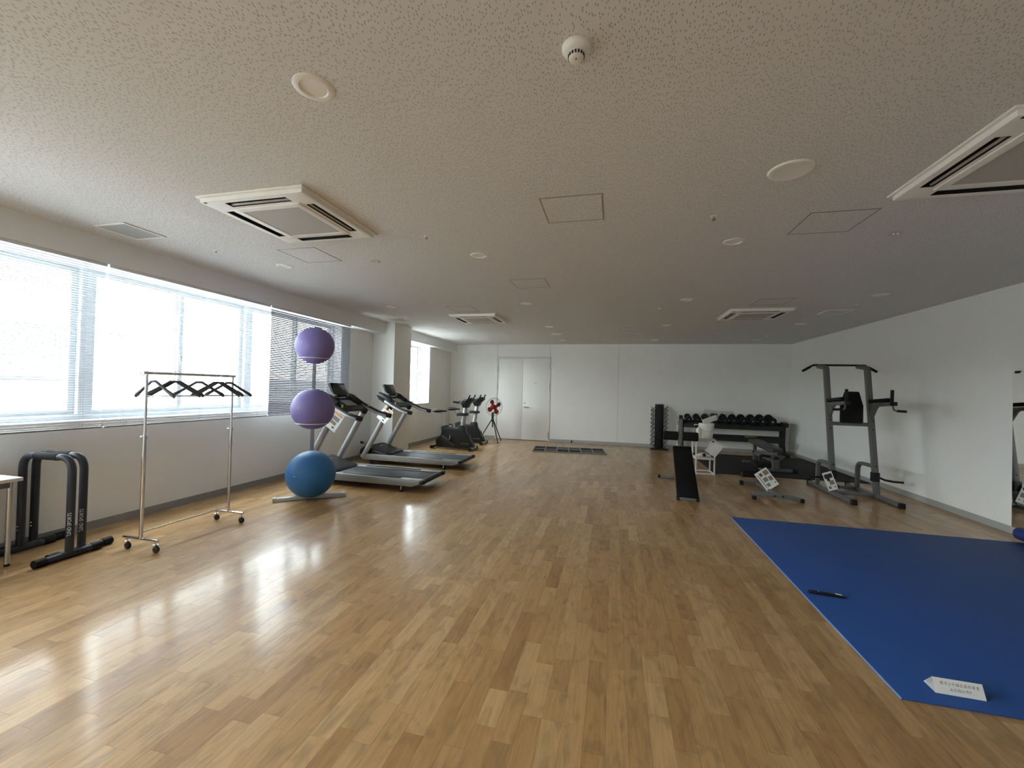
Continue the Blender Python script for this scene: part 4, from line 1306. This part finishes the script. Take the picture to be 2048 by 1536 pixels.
# ------------------------------------------------------------------ notices on the end wall
o = thing('wall_notice', 'notice sheet with a dark photo above the dumbbell rack', 'notice', (2.66, YB - 0.004, 0.985), 0, 'notices above the dumbbell rack', rot=(PI / 2, R(6), 0))
MB().bb(-0.19, 0.19, -0.14, 0.14, -0.001, 0.001).build('sheet', mat('notice_paper', (0.66, 0.66, 0.62), 0.6), o, smooth=0)
print_rect(o, -0.02, 0.07, -0.08, 0.06, INKG)
print_rect(o, 0.08, 0.16, -0.10, 0.06, INKGR)
print_rect(o, -0.16, -0.09, -0.03, -0.01, INKK, 1, 'printed_line')
o = thing('wall_notice', 'notice sheet with three large characters above the dumbbell rack', 'notice', (3.05, YB - 0.004, 0.975), 0, 'notices above the dumbbell rack', rot=(PI / 2, 0, 0))
MB().bb(-0.18, 0.18, -0.13, 0.13, -0.001, 0.001).build('sheet', mat('notice_paper', (0.66, 0.66, 0.62)), o, smooth=0)
text_part('printed_text', '達 人 室', 0.10, INKG, o, Matrix.Translation((0, 0.03, 0.0014)))
print_rect(o, -0.10, 0.12, -0.062, -0.048, INKG, 1, 'printed_line')

# ------------------------------------------------------------------ black rubber mat
rm = thing('rubber_mat', 'black rubber mat under the dumbbell rack and benches', 'mat', (0, 0, 0))
MB().bb(1.97, XR - 0.02, 8.93, 11.78, 0, 0.012).build('sheet', RUBMAT, rm, bevel=0.003)
MT = 0.012

# ------------------------------------------------------------------ sit-up bench
sb = thing('sit_up_bench', 'black decline sit-up bench with foam ankle rollers', 'sit-up bench', (1.09, 6.5, 0), R(-4.3))
th = math.atan2(0.575, 1.24)
MB().box((0, 0.62, 0.335), (0.30, 1.36, 0.055), Matrix.Rotation(th, 3, 'X')).build('board', VINYL, sb, bevel=0.014, seg=3)
MB().rect([(0, 0.05, 0.045), (0, 1.40, 0.64)], 0.05, 0.06).build('spine', GUNM, sb, bevel=0.004)
fb = MB().bb(-0.12, 0.12, -0.02, 0.02, 0.006, 0.045).build('front_foot', GUNM, sb, bevel=0.004)
for s in (-1, 1):
    MB().bb(s * 0.11, s * 0.155, -0.026, 0.026, 0, 0.052).build('foot_cap', BLACKR, fb, bevel=0.006)
MB().rect([(0, 1.57, 0.03), (0, 1.55, 0.60), (0, 1.535, 1.10)], 0.055, 0.055, up=(1, 0, 0)).build('upright', GUNM, sb, bevel=0.004)
MB().rect([(0, 1.55, 1.02), (0, 1.535, 1.165)], 0.062, 0.062, up=(1, 0, 0)).build('handle_grip', BLACKR, sb, bevel=0.01)
MB().tube([(-0.055, 1.56, 0.62), (-0.06, 1.55, 1.10)], 0.011, 8).build('adjuster_rod', CHROME, sb)
rf = MB().bb(-0.33, 0.22, 1.545, 1.595, 0.006, 0.05).build('rear_foot', GUNM, sb, bevel=0.004)
for s in (-1, 1):
    MB().bb(s * 0.275 - 0.055, s * 0.275 - 0.055 + s * 0.045, 1.54, 1.60, 0, 0.056).build('foot_cap', BLACKR, rf, bevel=0.006)
MB().tube([(-0.29, 1.56, 0.785), (0.29, 1.56, 0.785)], 0.012, 8).build('roller_axle', STEEL, sb)
for s in (-1, 1):
    MB().lathe([(0.0001, 0), (0.068, 0), (0.080, 0.012), (0.080, 0.238), (0.068, 0.25), (0.0001, 0.25)], (s * 0.043, 1.56, 0.785), 24, Matrix.Rotation(s * PI / 2, 3, 'Y')).build('foam_roller', FOAM, sb)

# ------------------------------------------------------------------ white side table and what stands on it
st = thing('side_table', 'small white metal side table beside the sit-up bench', 'side table', (1.755, 8.88, 0))
for sx in (-0.165, 0.165):
    for sy in (-0.19, 0.19):
        MB().rect([(sx, sy, 0), (sx, sy, 0.66)], 0.026, 0.026, up=(0, 1, 0)).build('leg', OFFWH, st, bevel=0.003)
    MB().rect([(sx, -0.19, 0.02), (sx, 0.19, 0.02)], 0.022, 0.022).build('side_bar', OFFWH, st, bevel=0.003)
    MB().rect([(sx, -0.19, 0.305), (sx, 0.19, 0.305)], 0.022, 0.022).build('side_bar', OFFWH, st, bevel=0.003)
for sy in (-0.19, 0.19):
    MB().rect([(-0.165, sy, 0.02), (0.165, sy, 0.02)], 0.024, 0.024).build('cross_bar', OFFWH, st, bevel=0.003)
    MB().rect([(-0.165, sy, 0.305), (0.165, sy, 0.305)], 0.024, 0.024).build('cross_bar', OFFWH, st, bevel=0.003)
MB().bb(-0.16, 0.16, -0.18, 0.18, 0.314, 0.322).build('shelf', OFFWH, st, bevel=0.002)
MB().bb(-0.19, 0.19, -0.21, 0.21, 0.66, 0.69).build('table_top', PINK, st, bevel=0.004)
bu = thing('white_bucket', 'white plastic bucket with wire handle on the side table', 'bucket', (1.81, 8.90, 0.69))
MB().lathe([(0.0001, 0), (0.108, 0), (0.113, 0.01), (0.134, 0.25), (0.140, 0.25), (0.143, 0.29), (0.136, 0.292), (0.134, 0.285), (0.131, 0.26), (0.108, 0.02), (0.0001, 0.016)], n=36).build('pail', WPLAST, bu)
MB().tube([(0.139 * math.cos(a), -0.139 * math.sin(a) * 0.98 - 0.004, 0.245 - 0.11 * math.sin(a)) for a in [R(5 + 17 * k) for k in range(11)]], 0.0028, 6, up=(0, 0, 1)).build('wire_handle', STEEL, bu)
bx = thing('towel_pack', 'pale rectangular pack leaning out of the white bucket', 'pack', (1.865, 8.88, 1.055), 0, rot=(0, R(-24), R(6)))
MB().box((0, 0, 0), (0.27, 0.09, 0.095)).build('pack_body', mat('pack_grey', (0.60, 0.59, 0.56), 0.6), bx, bevel=0.01)
bt = thing('pump_bottle', 'white pump bottle standing in front of the bucket', 'bottle', (1.645, 8.76, 0.69))
MB().lathe([(0.0001, 0), (0.044, 0), (0.047, 0.008), (0.047, 0.17), (0.040, 0.192), (0.018, 0.205), (0.0001, 0.205)], n=26).build('body', WPLAST, bt)
MB().lathe([(0.0001, 0.203), (0.019, 0.203), (0.019, 0.225), (0.008, 0.228), (0.008, 0.262), (0.0001, 0.262)], n=16).tube(fillet([(0.012, 0, 0.268), (-0.075, 0, 0.272), (-0.088, 0, 0.245)], 0.012, 4), 0.008, 8).build('pump', WPLAST, bt)
mg = thing('hand_massager', 'white hand-held device with black dial on the side table shelf', 'device', (1.75, 8.85, 0.322))
MB().oval([(-0.13, 0.0, 0.03), (-0.04, 0, 0.042), (0.04, 0, 0.045), (0.13, 0.0, 0.022)], 0.075, 0.075, 14, scale=[0.55, 0.95, 1.0, 0.4]).build('shell', WPLAST, mg)
MB().lathe([(0.0001, 0), (0.030, 0), (0.030, 0.012), (0.0001, 0.014)], (0.01, -0.032, 0.042), 20, Matrix.Rotation(PI / 2, 3, 'X')).build('dial', BLACKP, mg)
P = [pix_on_y(a, b, 8.664) for a, b in ((1428, 878), (1449.5, 892.5), (1427, 917), (1409.5, 900))]
o, w, h = sign_card('plastic_sleeve', 'glossy white sheet in a plastic sleeve hanging off the side table', P, 0.001, PAPERG)
sd_ = 1 if (o.rotation_euler.to_matrix() @ Vector((0, 0, 1))).y < 0 else -1
print_rect(o, -w * 0.45, -w * 0.32, -h * 0.40, -h * 0.30, INKK, sd_, 'printed_line')

# ------------------------------------------------------------------ clear acrylic board in the corner
ac = thing('acrylic_board', 'clear acrylic board leaning in the corner beside the dumbbell rack', 'board', (XR - 0.045, 12.16, 0), 0)
MB().box((0, 0.16, 0.42), (0.005, 0.36, 0.84), Matrix.Rotation(R(2), 3, 'Y')).build('sheet', ACRYL, ac, smooth=0)
MB().box((0, -0.022, 0.42), (0.010, 0.010, 0.84), Matrix.Rotation(R(2), 3, 'Y')).build('edge_strip', mat('acrylic_edge', (0.42, 0.43, 0.42), 0.3), ac)

# ------------------------------------------------------------------ near adjustable bench with its instruction card
ab = thing('adjustable_bench', 'grey framed bench with hanging instruction card, before the rubber mat', 'bench', (2.42, 6.95, 0), 0, 'weight benches')
ff_ = MB().rect(fillet([(-0.34, 0, 0.082), (-0.05, 0, 0.085), (0.13, 0, 0.072), (0.30, 0, 0.034)], [0, 0.5, 0.4, 0], 5), 0.05, 0.065).build('front_foot', GUNM, ab, bevel=0.005)
MB().bb(-0.355, -0.30, -0.03, 0.03, 0, 0.055).build('foot_cap', BLACKR, ff_, bevel=0.005)
MB().box((0.305, 0, 0.03), (0.06, 0.062, 0.06)).build('foot_cap', BLACKR, ff_, bevel=0.008)
for x_ in (-0.06, 0.05):
    MB().lathe([(0.0001, 0), (0.014, 0), (0.012, 0.01), (0.0001, 0.01)], (x_, -0.025, 0.075), 12, Matrix.Rotation(PI / 2, 3, 'X')).build('bolt', BLACKP, ff_)
MB().rect([(-0.02, 0.02, 0.075), (0.02, 0.80, 0.06), (0.03, 1.06, 0.05)], 0.06, 0.06).build('spine', GUNM, ab, bevel=0.005)
rf_ = MB().bb(-0.20, 0.22, 1.03, 1.08, 0.012, 0.062).build('rear_foot', GUNM, ab, bevel=0.005)
for s in (-1, 1):
    MB().bb(s * 0.20 + 0.01, s * 0.25 + 0.01, 1.02, 1.09, 0, 0.07).build('foot_cap', BLACKR, rf_, bevel=0.005)
MB().rect([(0.02, 0.78, 0.07), (0.015, 0.76, 0.36)], 0.055, 0.06, up=(1, 0, 0)).build('post', GUNM, ab, bevel=0.005)
MB().tube([(-0.30, 0.74, 0.245), (0.05, 0.74, 0.245)], 0.011, 8).build('roller_axle', STEEL, ab)
MB().lathe([(0.0001, 0), (0.048, 0), (0.056, 0.010), (0.056, 0.225), (0.048, 0.235), (0.0001, 0.235)], (-0.055, 0.74, 0.245), 20, Matrix.Rotation(-PI / 2, 3, 'Y')).build('foam_roller', FOAM, ab)
MB().box((0.03, 0.88, 0.405), (0.23, 0.34, 0.065), Matrix.Rotation(R(4), 3, 'X')).build('seat_pad', VINYL, ab, bevel=0.018, seg=3)
MB().rect([(0.02, 0.76, 0.34), (0.02, 1.04, 0.36)], 0.05, 0.05).build('seat_beam', GUNM, ab, bevel=0.005)


def picture_card(Y, cs, label):
    P = [pix_on_y(a, b, Y) for a, b in cs]
    o, w, h = sign_card('instruction_card', label, P, 0.001, PAPER, 'instruction cards on the gym machines')
    s = 1 if (o.rotation_euler.to_matrix() @ Vector((0, 0, 1))).y < 0 else -1
    return o, w, h, s


o, w, h, s = picture_card(7.30, ((1532.7, 935.2), (1559.2, 969.0), (1532.7, 982.0), (1507.7, 947.7)), 'instruction card with small photos hanging on the near bench')
cord = MB()
cord.T = (Matrix.Translation(o.location) @ o.rotation_euler.to_matrix().to_4x4()).inverted()
cord.tube([pix_on_y(1532.0, 938.0, 7.30), (2.44, 7.50, 0.30), (2.437, 7.685, 0.335)], 0.002, 6).build('hanging_cord', BLACKR, o)
for (a, b, c, d, m_) in ((-0.42, -0.18, -0.42, -0.06, INKO), (-0.40, -0.22, 0.04, 0.24, INKR), (-0.12, 0.10, -0.10, 0.22, INKG), (-0.06, 0.16, -0.42, -0.16, INKO), (0.20, 0.36, 0.0, 0.24, INKG), (0.30, 0.36, -0.42, -0.34, INKK)):
    print_rect(o, a * w, b * w, c * h, d * h, m_, s)
print_rect(o, -0.38 * w, 0.36 * w, 0.32 * h, 0.38 * h, INKG, s, 'printed_line')

# ------------------------------------------------------------------ far bench on the rubber mat
fbn = thing('flat_bench', 'dark bench with long grey pad standing on the rubber mat', 'bench', (3.24, 9.42, MT), R(4), 'weight benches')
padm = MB()
padm.T = Matrix.Translation((0, 0.58, 0.475)) @ Matrix.Rotation(R(4), 4, 'X')
padm.prism([(-0.10, -0.60), (0.10, -0.60), (0.145, -0.45), (0.15, 0.45), (0.12, 0.58), (-0.12, 0.58), (-0.15, 0.45), (-0.145, -0.45)], -0.035, 0.035, 'xy').build('pad', mat('grey_vinyl_pad', (0.050, 0.050, 0.052), 0.45), fbn, bevel=0.014, seg=3)
MB().rect([(0, 0.0, 0.22), (0, 1.15, 0.24)], 0.06, 0.07).build('beam', GUNM, fbn, bevel=0.004)
MB().prism([(-0.10, 0.25), (0.10, 0.25), (0.17, 0.33), (-0.17, 0.33)], 0.02, 0.10).build('bracket', GUNM, fbn, bevel=0.004)
MB().bb(-0.04, 0.04, 0.012, 0.02, 0.26, 0.31).build('bracket_slot', BLACKP, fbn, smooth=0)
MB().rect([(0, 0.06, 0.03), (0, 0.06, 0.25)], 0.12, 0.09, up=(0, 1, 0)).build('post', GUNM, fbn, bevel=0.004)
MB().rect([(0, 1.10, 0.03), (0, 1.10, 0.44)], 0.06, 0.07, up=(0, 1, 0)).build('post', GUNM, fbn, bevel=0.004)
fo = MB().rect([(-0.26, 0.07, 0.035), (0.36, 0.07, 0.035)], 0.055, 0.05).build('front_foot', GUNM, fbn, bevel=0.004)
for s in (-1, 1):
    MB().bb(s * 0.31 + 0.05 - 0.05, s * 0.31 + 0.05 + 0.05, 0.03, 0.11, 0.0, 0.075).build('foot_cap', BLACKR, fo, bevel=0.015)
MB().rect([(-0.25, 1.10, 0.03), (0.25, 1.10, 0.03)], 0.055, 0.05).build('rear_foot', GUNM, fbn, bevel=0.004)
MB().rect(fillet([(-0.05, 0.05, 0.30), (-0.30, 0.03, 0.33), (-0.34, 0.0, 0.14)], 0.06, 5), 0.05, 0.05, up=(0, 1, 0)).build('leg_holder', BLACKP, fbn, bevel=0.006)
MB().tube([(-0.42, 0.04, 0.405), (-0.10, 0.06, 0.395)], 0.013, 8).build('adjuster_pin', STEEL, fbn)
MB().lathe([(0.0001, 0), (0.020, 0), (0.020, 0.02), (0.0001, 0.02)], (-0.435, 0.04, 0.405), 12, Matrix.Rotation(PI / 2, 3, 'Y')).build('pin_knob', BLACKP, fbn)

# ------------------------------------------------------------------ pull-up tower
PX = 3.73
pt = thing('pull_up_tower', 'grey pull-up and dip tower standing before the mirror wall', 'pull-up tower', (PX, 7.65, 0))
for s in (-1, 1):
    x_ = s * 0.292
    ft = MB().rect([(x_, -0.55, 0.038), (x_, 0.83, 0.038)], 0.058, 0.058).build('foot', GUNM, pt, bevel=0.005)
    MB().bb(x_ - 0.034, x_ + 0.034, -0.605, -0.545, 0, 0.076).build('foot_cap', BLACKR, ft, bevel=0.006)
    MB().bb(x_ - 0.034, x_ + 0.034, 0.82, 0.86, 0, 0.076).build('foot_cap', BLACKR, ft, bevel=0.006)
    up = MB().rect(fillet([(x_, 0.0, 0.05), (x_, 0.285, 1.94), (x_, 0.30, 2.05), (x_, 0.56, 2.085)], [0, 0, 0.14, 0], 8), 0.062, 0.075, up=(1, 0, 0)).build('upright', GUNM, pt, bevel=0.005)
    MB().rect(fillet([(x_, 0.07, 0.485), (x_, 0.52, 0.485), (x_, 0.54, 0.05)], [0, 0.14, 0], 8), 0.052, 0.055, up=(1, 0, 0)).build('step_loop', GUNM, pt, bevel=0.004)
    # dip arm with pad, brace and grips
    arm = MB().rect([(x_, 0.21, 1.44), (x_, -0.36, 1.485)], 0.052, 0.055).build('dip_arm', GUNM, pt, bevel=0.005)
    MB().box((x_, -0.06, 1.525), (0.105, 0.46, 0.055), Matrix.Rotation(R(-4), 3, 'X')).build('arm_pad', VINYL, arm, bevel=0.016, seg=3)
    MB().prism([(0.15, 1.22), (0.20, 1.22), (0.215, 1.43), (-0.02, 1.44), (0.03, 1.40)], x_ - 0.018, x_ + 0.018, 'yz').build('arm_brace', GUNM, arm, bevel=0.003)
    MB().tube([(x_, -0.33, 1.48), (x_, -0.335, 1.69)], 0.021, 12).build('upright_grip', BLACKR, arm)
    MB().bb(x_ - 0.035, x_ + 0.035, -0.40, -0.34, 1.455, 1.515).build('arm_cap', BLACKP, arm, bevel=0.008)
    dg_ = MB().tube(fillet([(x_ + s * 0.01, -0.33, 1.46), (x_ + s * 0.02, -0.34, 1.385), (x_ + s * 0.17, -0.34, 1.375)], 0.03, 5), 0.012, 8).build('dip_bar', GUNM, arm)
    MB().tube([(x_ + s * 0.06, -0.34, 1.3795), (x_ + s * 0.175, -0.34, 1.375)], 0.018, 12).build('dip_grip', BLACKR, dg_)
    pk = MB().bb(x_ - 0.042, x_ + 0.042, 0.0, 0.10, 0.255, 0.40).build('peg_collar', BLACKP, pt, bevel=0.006)
    MB().tube([(x_ + s * 0.03, 0.03, 0.33), (x_ + s * 0.10, 0.0, 0.295), (x_ + s * 0.20, -0.02, 0.28), (x_ + s * 0.33, -0.03, 0.278)], 0.016, 10).build('push_up_peg', BLACKP, pk)
    for zz in (1.06, 1.20, 0.49):
        MB().lathe([(0.0001, 0), (0.011, 0), (0.009, 0.008), (0.0001, 0.008)], (x_, 0.15 * zz - 0.042, zz), 10, Matrix.Rotation(PI / 2, 3, 'X')).build('bolt', BLACKP, up)
MB().rect([(-0.292, 0.185, 1.135), (0.292, 0.185, 1.135)], 0.05, 0.06).build('cross_bar', GUNM, pt, bevel=0.004)
MB().rect([(-0.292, 0.01, 0.05), (0.292, 0.01, 0.05)], 0.05, 0.055).build('base_bar', GUNM, pt, bevel=0.004)
sbk = MB().rect([(0.0, 0.50, 0.05), (0.28, 0.53, 0.05)], 0.05, 0.05).build('rear_bar', GUNM, pt, bevel=0.004)
MB().box((-0.03, 0.498, 0.05), (0.07, 0.056, 0.056), Matrix.Rotation(R(6), 3, 'Z')).build('bar_cap', BLACKR, sbk, bevel=0.005)
MB().prism([(-0.155, 1.155), (0.155, 1.155), (0.155, 1.43), (0.095, 1.66), (-0.095, 1.66), (-0.155, 1.43)], 0.10, 0.165).build('back_pad', VINYL, pt, bevel=0.02, seg=3)
pb = MB().tube(fillet([(-0.55, 0.53, 2.00), (-0.38, 0.54, 2.108), (0.38, 0.54, 2.108), (0.55, 0.53, 2.00)], 0.06, 5), 0.0165, 12).build('pull_up_bar', BLACKP, pt)
for s in (-1, 1):
    MB().tube([(s * 0.54, 0.5305, 2.006), (s * 0.43, 0.536, 2.076)], 0.021, 12).build('bar_grip', BLACKR, pb)
o, w, h, s = picture_card(7.625, ((1660.5, 939.0), (1675.0, 975.0), (1659.5, 985.5), (1645.5, 950.0)), 'instruction card with dark drawings hanging on the pull-up tower')
for (a, b, c, d, m_) in ((-0.40, -0.16, -0.40, 0.40, INKK), (-0.16, -0.02, -0.05, 0.25, INKK), (-0.02, 0.20, -0.36, 0.10, INKG), (0.26, 0.40, 0.10, 0.36, INKG), (0.30, 0.38, -0.36, -0.22, INKG)):
    print_rect(o, a * w, b * w, c * h, d * h, m_, s)

# ------------------------------------------------------------------ mirror
mr_ = thing('wall_mirror', 'tall frameless mirror on the wall, cut by the picture edge', 'mirror', (XR, 5.2, 0))
MB().bb(-0.014, -0.002, -1.0, 0.99, 0.085, 1.915).build('mirror_backing', mat('mirror_edge', (0.62, 0.66, 0.58), 0.3), mr_, smooth=0)
MB().bb(-0.0155, -0.014, -1.0, 0.986, 0.087, 1.912).build('mirror_glass', MIRROR, mr_, smooth=0)
for y_ in (-0.9, 0.93):
    MB().bb(-0.022, 0.0, y_ - 0.03, y_ + 0.03, 1.895, 1.925).build('clip', BLACKP, mr_, bevel=0.004)

# ------------------------------------------------------------------ blue mats and what lies on them
bm_ = thing('exercise_mat', 'large blue foam exercise mat spread on the floor', 'mat', (1.485, 2.60, 0))
MB().bb(0.004, 2.95, 0, 3.20, 0, 0.012).build('foam_sheet', BLUEMAT, bm_, bevel=0.003)
MB().bb(0.001, 0.0045, 0, 3.20, 0, 0.009).build('edge_strip', BLUEEDGE, bm_, smooth=0)
ro = thing('rolled_mat', 'dark blue rolled-up mat lying at the mirror end of the blue mat', 'mat', (4.455, 5.88, 0.092))
sp_ = [(0.018 + 0.0115 * a / (2 * PI)) for a in [2 * PI * k / 20 for k in range(0, 104)]]
mb = MB()
pth = [(r_ * math.cos(2 * PI * k / 20), r_ * math.sin(2 * PI * k / 20)) for k, r_ in enumerate(sp_)]
vv, f2 = [], []
for k, (px_, pz_) in enumerate(pth):
    ln_ = math.hypot(px_, pz_)
    ix_, iz_ = px_ * (1 - 0.0098 / ln_), pz_ * (1 - 0.0098 / ln_)
    vv += [(px_, 0, pz_), (px_, -1.2, pz_), (ix_, 0, iz_), (ix_, -1.2, iz_)]
for k in range(len(pth) - 1):
    a, b = 4 * k, 4 * k + 4
    f2 += [(a, a + 1, b + 1, b), (a + 2, b + 2, b + 3, a + 3), (a, b, b + 2, a + 2), (a + 1, a + 3, b + 3, b + 1)]
mb.add(vv, f2).build('foam_roll', BLUEROLL, ro)

pn = thing('marker_stick', 'slim black marker-like stick with white label lying on the blue mat', 'marker', (1.655, 3.755, 0.012), R(-4))
MB().sweep([(-0.125, 0, 0.013), (-0.118, 0, 0.013), (-0.03, 0, 0.0125), (0.075, 0, 0.011), (0.12, 0, 0.006)], [(math.cos(2 * PI * k / 14) * 0.015, math.sin(2 * PI * k / 14) * 0.0125) for k in range(14)], scale=[0.75, 1.0, 1.0, 0.95, 0.45]).build('barrel', BLACKP, pn)
MB().box((-0.058, 0, 0.0248), (0.006, 0.02, 0.002)).build('clip_band', STEEL, pn)
MB().box((0.075, 0.0, 0.0222), (0.042, 0.019, 0.0016), Matrix.Rotation(R(5), 3, 'Y')).build('label', PAPER, pn)

tn = thing('tent_sign', 'folded white paper sign with red and black writing on the blue mat', 'sign', (1.80, 2.72, 0.012), R(-1))
A, B_, C_ = Vector((0, -0.030, 0)), Vector((0, 0.062, 0)), Vector((0, 0.0, 0.066))
th_ = 0.0012
for nm, p, q in (('front_panel', A, C_), ('back_panel', B_, C_)):
    n_ = Vector((1, 0, 0)).cross(q - p).normalized() * th_
    MB().add([(sx * 0.107, v.y, v.z) for v in (p, q, q + n_, p + n_) for sx in (-1, 1)], [(0, 1, 3, 2), (4, 5, 7, 6), (0, 2, 4, 6), (1, 3, 5, 7), (0, 1, 7, 6), (2, 3, 5, 4)]).build(nm, PAPER, tn, smooth=0)
MB().bb(-0.107, 0.107, -0.030, 0.062, 0, 0.0012).build('base_panel', PAPER, tn, smooth=0)
tang = math.atan2(C_.z, C_.y - A.y)
MF = Matrix.Translation((0, -0.015, 0.033)) @ Matrix.Rotation(tang, 4, 'X') @ Matrix.Translation((0.004, 0, 0.0014))
JP = mat('sign_ink_dark', (0.10, 0.075, 0.07), 0.6)
JR = mat('sign_ink_red', (0.36, 0.09, 0.10), 0.6)
line = '青マットは土足のまま'
for k, ch in enumerate(line):
    text_part('printed_character', ch, 0.0172, JR if k in (0, 5, 6, 7) else JP, tn, MF @ Matrix.Translation((-0.076 + k * 0.0172, 0.013, 0)))
text_part('printed_line', '入らないで!!', 0.0168, JP, tn, MF @ Matrix.Translation((0.0, -0.012, 0)))
